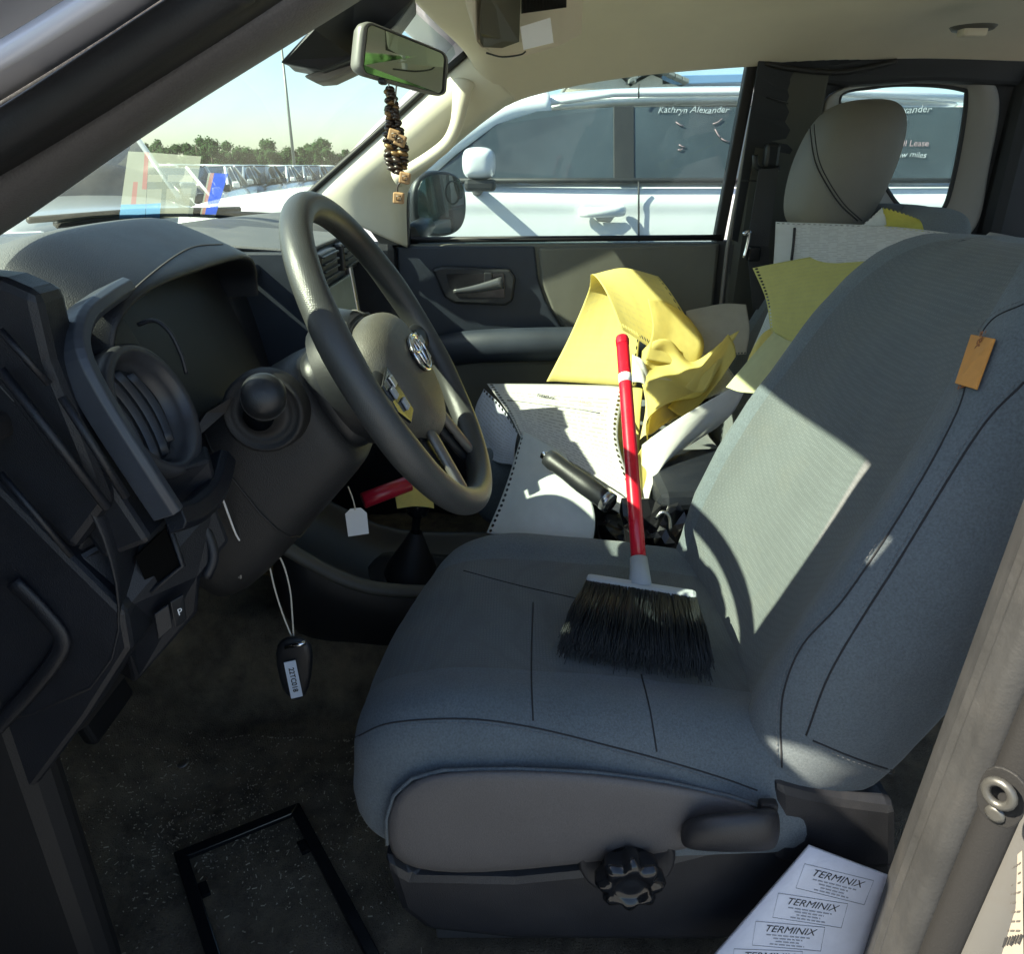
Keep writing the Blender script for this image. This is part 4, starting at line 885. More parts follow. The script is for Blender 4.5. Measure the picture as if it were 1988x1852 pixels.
# knee panel with painted-dark cubby and switches
kn = [ax(u, v, x) for u, v, x in ((140, 1082, -.705), (300, 1000, -.66), (420, 975, -.60), (450, 1050, -.60), (392, 1120, -.63), (388, 1190, -.63), (262, 1330, -.66), (250, 1260, -.695), (235, 1180, -.70))]
knee = slab('knee_panel', kn, (.03, .035, -.01), M_dash, dsh, .006)
slab('cubby_shade', [ax(u, v, x) for u, v, x in ((262, 1080, -.682), (325, 1020, -.657), (352, 1095, -.652), (290, 1145, -.675))], (-.002, -.001, 0), mat('shade_black', (.002, .002, .002), .9, spec=.1), dsh, 0)  # flat slab painted black as the shaded hollow, no real recess
tube('cubby_lip', [ax(292, 1150, -.678), ax(355, 1098, -.655), ax(326, 1016, -.66)], .003, M_dash, dsh, n=6)
slab('switch', [ax(u, v, x) for u, v, x in ((330, 1165, -.672), (356, 1150, -.660), (362, 1200, -.660), (340, 1215, -.672))], (-.004, -.002, 0), M_black, dsh, .001)
slab('switch', [ax(u, v, x) for u, v, x in ((298, 1190, -.680), (326, 1170, -.674), (334, 1215, -.674), (306, 1240, -.680))], (-.003, -.002, 0), M_dash, dsh, .001)
v_, f_ = textgeo('P', .010, ax(347, 1184, -.672) + V((-.004, -.003, 0)), V((.8, -.6, 0)), V((0, .1, 1))); make('switch_mark', v_, f_, M_tagw, dsh, smooth=False)
tube('panel_rib', cr([ax(u, v, x) for u, v, x in ((372, 985, -.61), (400, 1030, -.612), (414, 1080, -.618), (400, 1120, -.625))], 5), .006, M_dash, dsh, n=8)
box('kick_panel', (-.69, .70, .32), (.05, .45, .55), M_rub, truck, .02)
box('kick_panel', (.715, .60, .42), (.05, .60, .80), M_dash, truck, .02)
box('lower_dash', (-.30, .62, .46), (.70, .30, .10), M_rub, truck, .03)
tr = slab('brake_pedal', [V((-.42, .62, .20)), V((-.30, .62, .20)), V((-.30, .64, .27)), V((-.42, .64, .27))], (0, .02, 0), M_rub, truck, .006)

# ------------------------------------------------------------------ steering wheel, column
WC = V((-.433, .131, .796)); wa = R(28.8)
WX = V((1, 0, 0)); WU = V((0, math.sin(wa), math.cos(wa))); WN = V((0, -math.cos(wa), math.sin(wa)))
def W(a, b, h=0.0): return WC + WX * a + WU * b + WN * h
sw = part('steering_wheel', WC)
Rr = .187
rim = []
for k in range(72):
    t = 2 * math.pi * k / 72; c = W(Rr * math.sin(t), Rr * math.cos(t)); e = (WX * math.sin(t) + WU * math.cos(t))
    thk = .0165 + .0012 * math.exp(-((math.sin(t / 1) ** 2 - .9) / .1) ** 2)
    rim.append([c + e * (math.cos(q) * thk) + WN * (math.sin(q) * thk * 1.02) for q in [2 * math.pi * j / 14 for j in range(14)]])
make('rim', [p for r in rim for p in r], gridfaces(72, 14, True, True), M_wheel, sw, sub=1)
# airbag pad: shield outline, domed
out = [(-.085, .052), (-.05, .066), (0, .070), (.05, .066), (.085, .052), (.094, .015), (.088, -.025), (.066, -.062), (.036, -.088), (0, -.094), (-.036, -.088), (-.066, -.062), (-.088, -.025), (-.094, .015)]
M_pad = mat('airbag_pad', (.085, .080, .066), .5, bump=.35, bscale=700, var=.18, vscale=12, dirt=(.19, .17, .13, .7), dscale=16)
tube('pad_seam', cr([W(a * 1.035, b * 1.035 - .012, -.022) for a, b in out], 3, True), .0022, M_rub, sw, n=6, closed=True)
pad = loft('airbag_pad', [[W(a * k, b * k - .012, h - .033) for a, b in out] for k, h in ((.9, -.03), (1.0, -.01), (1.02, .015), (.97, .034), (.80, .046), (.5, .052), (.2, .054), (.02, .0545))], M_pad, sw, sub=2)
lathe('hub_cover', W(0, 0, -.075), WN, [(.075, 0), (.080, .02), (.082, .04), (.070, .055)], M_black, sw, 32)
def ell(cx, cy, rx, ry, h, n=28): return [W(cx + rx * math.cos(2 * math.pi * k / n), cy + ry * math.sin(2 * math.pi * k / n), h) for k in range(n)]
emh = .0235
em = slab('emblem', ell(0, -.007, .0335, .0225, emh - .003), WN * .003, M_gloss, sw, .0005)
for cx, cy, rx, ry in ((0, -.007, .0325, .0215), (0, .0025, .0215, .0082), (0, -.0075, .0085, .0185)):
    tube('emblem_ring', ell(cx, cy, rx, ry, emh + .001), .0020, M_chrome, em, n=6, closed=True)
# spokes: two side spokes with switches, two lower metal spokes
for s in (-1, 1):
    sp_ = loft('spoke', [[W(s * x, y + w, h), W(s * x, y + w * .4, h + .010), W(s * x, y - w * .4, h + .010), W(s * x, y - w, h), W(s * x, y - w * .6, h - .014), W(s * x, y + w * .6, h - .014)] for x, y, w, h in ((.075, -.015, .036, -.008), (.10, -.016, .034, -.008), (.13, -.015, .028, -.006), (.158, -.014, .024, -.003), (.178, -.012, .024, 0))], M_black, sw, sub=2)
    slab('switch_bezel', [W(s * .088, .010, .003), W(s * .135, .002, .002), W(s * .140, -.028, .002), W(s * .120, -.048, .002), W(s * .090, -.044, .003)], WN * .003, M_gloss, sp_, .001)
    for (x, y) in ((.104, -.004), (.122, -.012), (.108, -.030)): slab('button', [W(s * (x - .007), y - .006, .0055), W(s * (x + .007), y - .006, .0055), W(s * (x + .007), y + .006, .0055), W(s * (x - .007), y + .006, .0055)], WN * .003, M_silver if y > -.01 else M_greyp, sp_, .001)
    loft('lower_spoke', [[W(s * x, y, h + .007), W(s * (x + w), y + w * .25, h + .004), W(s * (x + w), y + w * .25, h - .006), W(s * x, y, h - .008)] for x, y, w, h in ((.030, -.080, .026, -.004), (.040, -.110, .024, -.003), (.050, -.143, .024, -.002), (.058, -.176, .028, .000))], mat('spoke_metal', (.20, .19, .17), .42, .5, var=.1, vscale=30), sw, sub=1)
    loft('spoke_back', [[W(s * (x - .008), y, h - .004), W(s * (x + w + .010), y + .004, h - .006), W(s * (x + w + .006), y + .004, h - .018), W(s * (x - .004), y, h - .018)] for x, y, w, h in ((.030, -.080, .026, -.006), (.040, -.110, .024, -.005), (.050, -.143, .024, -.003), (.058, -.176, .028, .000))], M_black, sw, sub=1)
box('back_shell', W(0, -.01, -.020), (.15, .05, .11), M_rub, sw, .02, frame(WX, WU))

clm = part('steering_column', W(0, 0, -.2))
ca = -WN                                             # along the column, away from the driver
def CP(a, b, t): return WC + WX * a + WU * b + ca * t
def csec(t, w, hu, hl, drop=0):
    o = []
    for q in range(20):
        a = 2 * math.pi * q / 20; c_, s_ = math.cos(a), math.sin(a); e = 2 / 3.2
        o.append(CP(math.copysign(abs(c_) ** e, c_) * w, math.copysign(abs(s_) ** e, s_) * (hu if s_ > 0 else hl) - drop, t))
    return o
M_shr = mat('column_shroud', (.017, .0175, .019), .52, bump=.35, bscale=800, var=.18, vscale=8, dirt=(.04, .038, .036, .4), dscale=7)
shr = loft('shroud', [csec(.085, .060, .045, .065), csec(.090, .078, .060, .082), csec(.105, .083, .064, .090), csec(.17, .086, .066, .110, .004), csec(.26, .088, .064, .135, .01), csec(.32, .088, .06, .15, .015), csec(.37, .085, .05, .14, .02)], M_shr, clm, sub=1)
loft('collar', [csec(.060, .052, .045, .05), csec(.064, .066, .056, .066), csec(.080, .070, .060, .070), csec(.100, .070, .060, .070)], M_black, clm, sub=1)
loft('back_cover', [csec(.018, .078, .065, .072), csec(.026, .088, .074, .085), csec(.045, .088, .075, .086), csec(.064, .074, .06, .07)], mat('hub_grey', (.20, .19, .17), .6, var=.1, vscale=10), sw, sub=1)
tube('shroud_gap', [p for p in csec(.215, .0875, .067, .121, .008)[8:19]], .0016, M_rub, clm, n=5)
# stalk pointing at the open door
stb = ax(512, 800, -.535); ste = ax(512, 762, -.615); sax = (ste - stb).normalized()
lathe('stalk_boot', stb, V((-1, -.05, .12)), [(.045, -.02), (.043, .002), (.039, .006), (.036, .001), (.032, .004), (.029, .002), (.022, .004), (.016, .02)], M_rub, clm, 28)
lathe('stalk', stb, sax, [(.012, 0), (.012, .02), (.014, .04), (.0185, .048), (.0205, .062), (.0205, (ste - stb).length - .006), (.017, (ste - stb).length), (.009, (ste - stb).length + .004), (0, (ste - stb).length + .005)], M_black, clm, 28)
lathe('stalk_band', stb, sax, [(.0208, .066), (.0212, .067), (.0212, .071), (.0208, .072)], M_silver, clm, 28)
lathe('wiper_stalk', CP(.085, 0, .13), V((1, -.05, .05)), [(.011, 0), (.011, .07), (.015, .09), (.015, .14), (0, .142)], M_black, clm, 20)
lathe('ignition_lock', CP(.080, -.03, .20), V((.8, -.6, .1)), [(.020, -.01), (.020, .012), (.016, .014), (0, .014)], M_silver, clm, 24)
slab('column_pocket', [ax(u, v, x) for u, v, x in ((378, 838, -.575), (402, 800, -.56), (452, 770, -.55), (438, 800, -.55), (384, 848, -.575))], (-.002, 0, 0), M_rub, clm, 0)

# ------------------------------------------------------------------ seats
M_base = mat('seat_base_plastic', (.017, .018, .022), .45, bump=.25, bscale=700, var=.25, vscale=9, dirt=(.040, .038, .038, .5), dscale=8)
def seat(name, ox, oy, oz, cf=0.0):
    st = empty(name, (ox, oy, oz), parent=truck)
    def cs(y, zt, zb, k, lift=1.0):
        o = []
        for x, d, top in ((-.240, 0, 0), (-.252, .05, 0), (-.253, .10, 0), (-.243, -.030, 1), (-.222, -.002, 1), (-.195, .010 * lift, 1), (-.160, .004 * lift, 1), (-.145, -.004, 1), (-.07, -.008, 1), (0, -.009, 1), (.07, -.008, 1), (.145, -.004, 1), (.160, .004 * lift, 1), (.195, .010 * lift, 1), (.222, -.002, 1), (.243, -.030, 1), (.253, .10, 0), (.252, .05, 0), (.240, 0, 0), (0, -.01, 0)):
            z = (zt + d) if top else (zb + d * min(1, (zt - zb) / .22))
            iw = max(0, (x + .10) / .35) ** 2 * max(0, min(1, (y + .10) / .28))
            o.append(V((ox + x * k, y + oy + cf - .085 * iw, z + oz - .012 * iw)))
        return o
    C = [cs(.190, .355, .325, .74, .3), cs(.184, .390, .295, .86, .6), cs(.166, .422, .268, .945, .8), cs(.13, .444, .248, .985), cs(.07, .454, .236, 1), cs(0, .450, .232, 1), cs(-.08, .441, .232, 1), cs(-.16, .436, .236, 1), cs(-.24, .422, .242, 1), cs(-.32, .412, .25, 1), cs(-.40, .405, .26, .97)]
    cu = loft('cushion', C, [M_fab, M_ins], st, sub=2, colmat=[1 if 7 <= k <= 10 else 0 for k in range(20)])
    def bs(z, w, k, dy=0.0, dep=1.0):
        f = -.318 - (z - .45) * .40 + dy; o = []
        for x, d in ((-w + .012, -.150 * dep), (-w, -.105 * dep), (-w - .004, -.04 * dep), (-w + .012, .018 * k), (-w + .042, .046 * k), (-w + .078, .034 * k), (-w + .098, .016 * k), (-.07, .003), (0, 0), (.07, .003), (w - .098, .016 * k), (w - .078, .034 * k), (w - .042, .046 * k), (w - .012, .018 * k), (w + .004, -.04 * dep), (w, -.105 * dep), (w - .012, -.150 * dep), (0, -.165 * dep)):
            o.append(V((ox + x, oy + f + d, oz + z)))
        return o
    B = [bs(.335, .222, .4, .0, .9), bs(.350, .240, .6), bs(.42, .250, .95), bs(.52, .260, 1.45), bs(.62, .262, 1.4), bs(.72, .254, 1.1), bs(.81, .240, .8), bs(.860, .222, .6, 0, .95), bs(.895, .200, .4, -.008, .85), bs(.915, .172, .2, -.022, .65), bs(.925, .13, .1, -.045, .35)]
    bk = loft('backrest', B, [M_fab, M_ins], st, sub=2, colmat=[1 if 6 <= k <= 10 else 0 for k in range(18)])
    tx = bpy.data.textures.get('sag') or bpy.data.textures.new('sag', 'CLOUDS'); tx.noise_scale = .075; tx.noise_depth = 3
    for o in (cu, bk):
        dm = o.modifiers.new('sag', 'DISPLACE'); dm.texture = tx; dm.strength = .0075; dm.mid_level = .5; dm.texture_coords = 'LOCAL'
    return st, cu, bk
dseat, dcu, dbk = seat('driver_seat', -.42, 0, 0)
for px in ([(1988, 590), (1925, 622), (1888, 690), (1858, 800), (1760, 980), (1640, 1160), (1560, 1250), (1525, 1330), (1516, 1400), (1518, 1490)], [(1988, 742), (1900, 838), (1750, 1080), (1620, 1290), (1565, 1428)], [(1578, 1438), (1660, 1472), (1740, 1498), (1810, 1515)]):
    seam('backrest_seam', dbk, px, .0011, M_seam, dseat)
for px in ([(690, 1432), (760, 1404), (900, 1396), (1030, 1412), (1180, 1448), (1300, 1480), (1400, 1510), (1470, 1535)], [(1035, 1170), (1032, 1260), (1032, 1330), (1035, 1400)], [(1245, 1310), (1262, 1380), (1275, 1460)], [(900, 1108), (1000, 1135), (1110, 1160), (1200, 1180), (1300, 1210)]):
    seam('cushion_seam', dcu, px, .0010, M_seam, dseat)
# vinyl side panel, base shield, knob, recline lever, recliner cover
sp_px = [(752, 1640), (750, 1590), (764, 1545), (800, 1512), (860, 1496), (1000, 1493), (1150, 1500), (1300, 1520), (1420, 1548), (1482, 1568), (1486, 1610), (1330, 1652), (1200, 1670), (1000, 1692), (880, 1698), (800, 1688), (765, 1668)]
spn = loft('side_panel', [[ax(u, v, -.655) for u, v in sp_px], [ax(u, v, -.674) for u, v in sp_px], [ax(1130 + (u - 1130) * .985, 1600 + (v - 1600) * .955, -.680) for u, v in sp_px], [ax(1130 + (u - 1130) * .7, 1600 + (v - 1600) * .6, -.683) for u, v in sp_px], [ax(1130 + (u - 1130) * .2, 1600 + (v - 1600) * .2, -.684) for u, v in sp_px]], M_vin, dseat, sub=1)
tube('piping', [ax(u, v, -.672) for u, v in sp_px[:11]], .0022, M_fab, dseat, n=6)
bsh = [(742, 1668), (800, 1700), (1000, 1704), (1140, 1690), (1300, 1665), (1480, 1620), (1500, 1530), (1610, 1555), (1745, 1580), (1745, 1720), (1600, 1760), (1480, 1810), (1400, 1832), (1000, 1830), (830, 1812), (775, 1770)]
bso = slab('base_shield', [ax(u, v, -.664) for u, v in bsh], (.06, 0, 0), M_base, dseat, .012, )
slab('recliner_cover', [ax(u, v, -.670) for u, v in ((1502, 1518), (1560, 1535), (1640, 1552), (1745, 1566), (1745, 1690), (1640, 1700), (1500, 1680), (1506, 1600))], (.05, 0, 0), M_base, dseat, .012)
kc = ax(1217, 1672, -.676)
lathe('knob_recess', kc + V((.004, 0, 0)), (-1, 0, 0), [(.056, 0), (.054, .005), (.050, .007), (.044, .002), (0, .001)], M_base, dseat, 40)
kr = []
for r0, h in ((.030, .006), (.034, .014), (.035, .028), (.031, .035), (.021, .038), (.020, .033), (.010, .033), (.001, .0335)):
    kr.append([kc + V((-h, math.cos(a) * r0 * (1 + (.13 * math.cos(a * 8) if r0 > .03 else 0)), math.sin(a) * r0 * (1 + (.13 * math.cos(a * 8) if r0 > .03 else 0)))) for a in [2 * math.pi * q / 64 for q in range(64)]])
loft('height_knob', kr, M_gloss, dseat, sub=0)
lvr = [(1322, 1622, .34, .0), (1330, 1620, .8, .004), (1360, 1618, 1, .012), (1420, 1616, 1.12, .016), (1480, 1612, 1.2, .014), (1503, 1610, 1.15, .006), (1508, 1610, .9, 0)]
lrs = []
for u, v, k, h in lvr:
    c = ax(u, v, -.690 - h); lrs.append([c + V((-math.cos(a) * .012 * k, 0, math.sin(a) * .024 * k)) for a in [2 * math.pi * q / 12 for q in range(12)]])
loft('recline_lever', lrs, M_base, dseat, sub=2)
box('lever_hinge', ax(1490, 1570, -.678), (.012, .02, .02), M_rub, dseat, .003)
slab('seat_rail', [V((-.62, .10, .06)), V((-.62, .10, .13)), V((-.62, -.45, .13)), V((-.62, -.45, .06))], (.03, 0, 0), M_silver, dseat, .003)
slab('seat_rail', [V((-.22, .10, .06)), V((-.22, .10, .13)), V((-.22, -.45, .13)), V((-.22, -.45, .06))], (.03, 0, 0), M_silver, dseat, .003)
box('seat_pan', (-.42, -.10, .20), (.44, .46, .12), M_rub, dseat, .02)
for x in (-.50, -.34): lathe('headrest_guide', V((x, -.595, .905)), (0, -.2, 1), [(.020, 0), (.022, .012), (.018, .018), (.009, .018), (.008, .004), (0, .004)], mat('guide_grey', (.20, .21, .22), .45), dseat, 18)
# orange tag sewn in the seam
tg = onto(dbk, [(1897, 655), (1942, 664), (1905, 762), (1866, 750)], .004)
if len(tg) == 4:
    tn = (tg[1] - tg[0]).cross(tg[3] - tg[0]).normalized(); tn = tn if tn.dot(CAM - tg[0]) > 0 else -tn
    ot = slab('orange_tag', [p + tn * .001 for p in tg], tn * .002, M_orange, dseat, .0006)
    ot['label'] = 'small orange woven tag'
    e1 = (tg[1] - tg[2]).normalized(); c0 = (tg[0] + tg[2]) / 2 + tn * .0045; e2 = tn.cross(e1)
    v_, f_ = textgeo('D Airbag', .017, c0, e1, e2, bold=.0003); make('tag_print', v_, f_, mat('tag_brown', (.30, .10, .03), .7), ot, smooth=False)

pseat, pcu, pbk = seat('passenger_seat', .40, -.27, .0, .17)
pb2 = ax(1640, 320, .36)
hd = []
for k, (z, w, t, dy) in enumerate(((-.130, .085, .030, .020), (-.122, .112, .045, .020), (-.09, .130, .058, .016), (-.02, .140, .064, .004), (.04, .138, .062, -.010), (.085, .122, .055, -.020), (.110, .095, .042, -.026), (.122, .055, .022, -.030))):
    hd.append([V((.40, -.692, 1.003)) + V((math.copysign(abs(math.cos(a)) ** .75, math.cos(a)) * w * .93, math.copysign(abs(math.sin(a)) ** .8, math.sin(a)) * t * 1.45 + dy, z)) for a in [2 * math.pi * q / 16 for q in range(16)]])
M_lea = mat('headrest_leather', (.13, .125, .11), .6, bump=.25, bscale=500, var=.08, vscale=6)
hdr = loft('headrest', hd, M_lea, pseat, sub=2)
seam('headrest_seam', hdr, [(1572, 208), (1574, 260), (1582, 310), (1600, 350), (1630, 395), (1665, 428)], .0016, M_seam, pseat)
seam('headrest_seam', hdr, [(1580, 208), (1582, 260), (1590, 310), (1608, 350), (1638, 395), (1673, 428)], .0012, M_seam, pseat)
for x in (.34, .46): tube('headrest_post', [V((x, -.72, .92)), V((x, -.70, .86))], .007, M_chrome, pseat, n=10)

# ------------------------------------------------------------------ centre console
csl = part('centre_console', (0, 0, .1))
ring = []
for y, zt, w in ((.46, .42, .13), (.36, .345, .13), (.28, .30, .13), (.20, .285, .13), (.05, .285, .135), (-.10, .285, .135), (-.20, .29, .135)):
    ring.append([V((-w, y, .08)), V((-w - .003, y, zt - .03)), V((-w + .008, y, zt)), V((-w + .03, y, zt - .004)), V((-w + .04, y, zt - .045)), V((w - .04, y, zt - .045)), V((w - .03, y, zt - .004)), V((w - .008, y, zt)), V((w + .003, y, zt - .03)), V((w, y, .08))])
loft('console_body', ring, M_black, csl, sub=1)
tube('console_rail', cr([V((-.128, .46, .425)), V((-.130, .36, .350)), V((-.130, .28, .305)), V((-.13, .20, .290)), V((-.133, .06, .288))], 6), .012, mat('console_trim', (.11, .105, .085), .5, var=.15, vscale=14), csl, n=10, flat=((1, 0, 0), 1.3))
lathe('cup_holder', V((.03, .02, .248)), (0, 0, 1), [(.040, 0), (.046, .004), (.046, .010), (.042, .012), (.038, 0), (.036, -.03), (0, -.03)], M_gloss, csl, 28)
lathe('shift_boot', V((-.01, .20, .25)), (0, -.15, 1), [(.055, 0), (.05, .02), (.03, .06), (.016, .09), (.012, .10)], M_rub, csl, 20)
lathe('shift_lever', V((-.01, .19, .33)), (0, -.15, 1), [(.008, 0), (.008, .05), (.020, .06), (.024, .08), (.018, .105), (0, .11)], M_gloss, csl, 20)
slab('shift_plate', [V((-.075, .30, .262)), V((.075, .30, .262)), V((.075, .12, .247)), V((-.075, .12, .247))], (0, 0, .004), M_gloss, csl, .002)
lid = slab('armrest_lid', [V((-.10, -.26, .42)), V((.14, -.26, .42)), V((.14, -.55, .43)), V((-.10, -.55, .43))], (0, 0, .045), M_dash, csl, .018)
box('armrest_box', (.02, -.40, .26), (.22, .28, .32), M_black, csl, .012)

# ------------------------------------------------------------------ loose sheets of paper
def papermat(name, col, lines=0.0, holes=(), ruled=22, block=None, trans=.35):
    m = bpy.data.materials.new(name); m.use_nodes = True; n = m.node_tree.nodes; l = m.node_tree.links; b = n['Principled BSDF']; b.inputs['Roughness'].default_value = .75
    def mth(op, a, b_=None, c=None):
        k = n.new('ShaderNodeMath'); k.operation = op
        for i, v in enumerate((a, b_, c)):
            if v is None: continue
            if isinstance(v, (int, float)): k.inputs[i].default_value = v
            else: l.new(v, k.inputs[i])
        return k.outputs[0]
    uv = n.new('ShaderNodeUVMap'); sx = n.new('ShaderNodeSeparateXYZ'); l.new(uv.outputs[0], sx.inputs[0]); U, Vv = sx.outputs[0], sx.outputs[1]
    no = n.new('ShaderNodeTexNoise'); no.inputs['Scale'].default_value = 7; no.inputs['Detail'].default_value = 6; l.new(uv.outputs[0], no.inputs[0])
    mr = n.new('ShaderNodeMapRange'); mr.inputs['To Min'].default_value = .88; mr.inputs['To Max'].default_value = 1.08; l.new(no.outputs['Fac'], mr.inputs['Value'])
    vm = n.new('ShaderNodeVectorMath'); vm.operation = 'SCALE'; vm.inputs[0].default_value = col; l.new(mr.outputs[0], vm.inputs['Scale']); out = vm.outputs[0]
    if lines > 0:
        w = n.new('ShaderNodeTexNoise'); w.noise_dimensions = '2D'; w.inputs['Scale'].default_value = 1; w.inputs['Detail'].default_value = 1
        cb = n.new('ShaderNodeCombineXYZ'); l.new(mth('MULTIPLY', U, 26.0), cb.inputs[0]); l.new(mth('FLOOR', mth('MULTIPLY', Vv, float(ruled))), cb.inputs[1]); l.new(cb.outputs[0], w.inputs['Vector'])
        word = mth('GREATER_THAN', w.outputs['Fac'], .47)
        ln = mth('LESS_THAN', mth('FRACT', mth('MULTIPLY', Vv, float(ruled))), .32)
        fac = mth('MULTIPLY', mth('MULTIPLY', word, ln), lines)
        fac = mth('MULTIPLY', fac, mth('MULTIPLY', mth('GREATER_THAN', U, .08), mth('LESS_THAN', U, .90)))
        if block: fac = mth('MULTIPLY', fac, mth('LESS_THAN', Vv, block))
        mx = n.new('ShaderNodeMix'); mx.data_type = 'RGBA'; l.new(fac, mx.inputs['Factor']); l.new(out, mx.inputs['A']); mx.inputs['B'].default_value = (.30, .29, .28, 1); out = mx.outputs['Result']
    l.new(out, b.inputs['Base Color'])
    t = n.new('ShaderNodeBsdfTranslucent'); l.new(out, t.inputs[0]); mx = n.new('ShaderNodeMixShader'); mx.inputs[0].default_value = trans; l.new(b.outputs[0], mx.inputs[1]); l.new(t.outputs[0], mx.inputs[2]); last = mx.outputs[0]
    if holes:
        mask = None
        for side, cnt in holes:
            A, B = (U, Vv) if side in 'LR' else (Vv, U)
            pos = .03 if side in 'LB' else .97; r = .30
            dx = mth('MULTIPLY', mth('SUBTRACT', A, pos), float(cnt)); dy = mth('SUBTRACT', mth('FRACT', mth('MULTIPLY', B, float(cnt))), .5)
            h = mth('LESS_THAN', mth('SQRT', mth('ADD', mth('MULTIPLY', dx, dx), mth('MULTIPLY', dy, dy))), r)
            mask = h if mask is None else mth('MAXIMUM', mask, h)
        tr = n.new('ShaderNodeBsdfTransparent'); m3 = n.new('ShaderNodeMixShader'); l.new(mask, m3.inputs[0]); l.new(last, m3.inputs[1]); l.new(tr.outputs[0], m3.inputs[2]); last = m3.outputs[0]
    bp_ = n.new('ShaderNodeBump'); bp_.inputs['Strength'].default_value = .25; bp_.inputs['Distance'].default_value = .004; l.new(no.outputs['Fac'], bp_.inputs['Height']); l.new(bp_.outputs[0], b.inputs['Normal'])
    l.new(last, n['Material Output'].inputs[0]); return m
YEL = (.80, .70, .24); WHI = (.72, .72, .70)
def Zp(u, v, z): return az(u, v, z)
def ridged(u, v, w):
    return sum(k * (1 - math.sqrt(math.sin(u * a + v * b + c) ** 2 + .02) * 2) for a, b, c, k in w)
def sheet(name, net, m, label, n=24, jit=0.0, group='sheets of perforated computer paper', cat='paper', crease=.0025):
    N_ = [[p + V((random.uniform(-1, 1), random.uniform(-1, 1), random.uniform(-1, 1))) * jit for p in r] for r in net]
    vs, fs, uv = sheetgeo(N_, max(n, 32) if crease > .001 else n)
    w = [(random.uniform(-3.5, 3.5), random.uniform(-3.5, 3.5), random.uniform(0, 6), random.uniform(.4, 1)) for _ in range(3)]
    nn_ = (N_[0][-1] - N_[0][0]).cross(N_[-1][0] - N_[0][0]).normalized()
    vs = [p + nn_ * (crease * ridged(q[0], q[1], w) * min(1, 6 * q[0] + .3, 6 * (1 - q[0]) + .3)) for p, q in zip(vs, uv)]
    o = make(name, vs, fs, m, None, uvs=uv, thick=.0005)
    return tag(o, label, cat, group)
zz = lambda rows: [[Zp(*p) for p in r] for r in rows]
xx = lambda rows: [[ax(*p) for p in r] for r in rows]
P_print = papermat('printed_paper', WHI, .55, (('L', 22), ('R', 22)), 24, .86)
P_blank = papermat('blank_paper', (.70, .74, .74), 0, (('L', 20),))
P_plain = papermat('plain_paper', WHI, 0, ())
P_yl = papermat('yellow_paper', YEL, .10, (('B', 30), ('R', 34)), 30)
P_yp = papermat('yellow_paper_plain', YEL, 0, (), trans=.5)
P_yg = papermat('yellow_paper_left', (.62, .60, .22), .10, (('L', 20),), 18)
P_form = papermat('form_paper', (.62, .63, .62), .50, (('T', 44),), 34)
P_gry = papermat('grey_paper', (.40, .38, .32), .12, (('B', 14),), 20)
s1 = sheet('paper_sheet', zz([[(945, 745, .50), (1080, 748, .515), (1215, 752, .53)], [(985, 800, .50), (1095, 830, .508), (1200, 850, .505)], [(1010, 848, .49), (1110, 900, .475), (1240, 985, .445)]]), P_print, 'white printed form with heading lying flat beside the yellow sheets')
hd0, hd1 = onto(s1, [(985, 778), (1165, 803)], .001)
tube('heading_rule', [hd0, hd0.lerp(hd1, .5) + V((0, 0, .002)), hd1], .0011, M_ink, s1, n=5)
hc = onto(s1, [(1058, 772), (1040, 769), (1076, 776)], .0015); hx = (hc[2] - hc[1]).normalized(); hy = V((.5, 0, .5)); hy = (hy - hx * hy.dot(hx)).normalized()
v_, f_ = textgeo('TERMINIX', .012, hc[0], hx, hy, shear=.3, bold=.0004); make('heading_text', v_, f_, M_ink, s1, smooth=False)
hc = onto(s1, [(1135, 783), (1120, 781), (1150, 786)], .0015)
v_, f_ = textgeo('INVOICE', .009, hc[0], hx, hy, shear=.3); make('heading_text', v_, f_, M_redink, s1, smooth=False)
sheet('paper_sheet', zz([[(940, 755, .49), (975, 790, .495), (1005, 840, .485)], [(922, 800, .455), (960, 845, .465), (1000, 868, .465)], [(930, 875, .42), (965, 898, .425), (1000, 905, .43)]]), papermat('printed_flap', (.66, .70, .78), .4, (('T', 12),), 16), 'bluish printed flap folded under the white form by the steering wheel')
sheet('paper_sheet', zz([[(1015, 838, .503), (1060, 862, .505), (1098, 884, .495)], [(985, 935, .46), (1065, 950, .475), (1152, 985, .46)], [(945, 1035, .405), (1045, 1062, .408), (1148, 1082, .40)]]), P_blank, 'pale blank sheet with punched edge draped over the console')
sheet('yellow_sheet', xx([[(1062, 742, .44), (1150, 745, .42), (1235, 748, .40)], [(1105, 650, .50), (1175, 650, .49), (1240, 655, .47)], [(1141, 565, .53), (1200, 540, .53), (1270, 548, .51)], [(1148, 530, .49), (1215, 523, .49), (1290, 552, .47)], [(1172, 565, .43), (1255, 600, .42), (1345, 640, .41)], [(1205, 640, .37), (1285, 690, .37), (1365, 702, .37)]]), P_yl, 'big yellow sheet curling over at the top against the passenger door', 30, .004)
sheet('yellow_sheet', xx([[(1205, 748, .36), (1222, 750, .35), (1245, 752, .33)], [(1180, 820, .25), (1210, 828, .24), (1245, 830, .22)], [(1155, 888, .17), (1195, 915, .15), (1240, 935, .12)]]), P_yp, 'ochre yellow sheet in the fold behind the red broom handle', 18, .004)
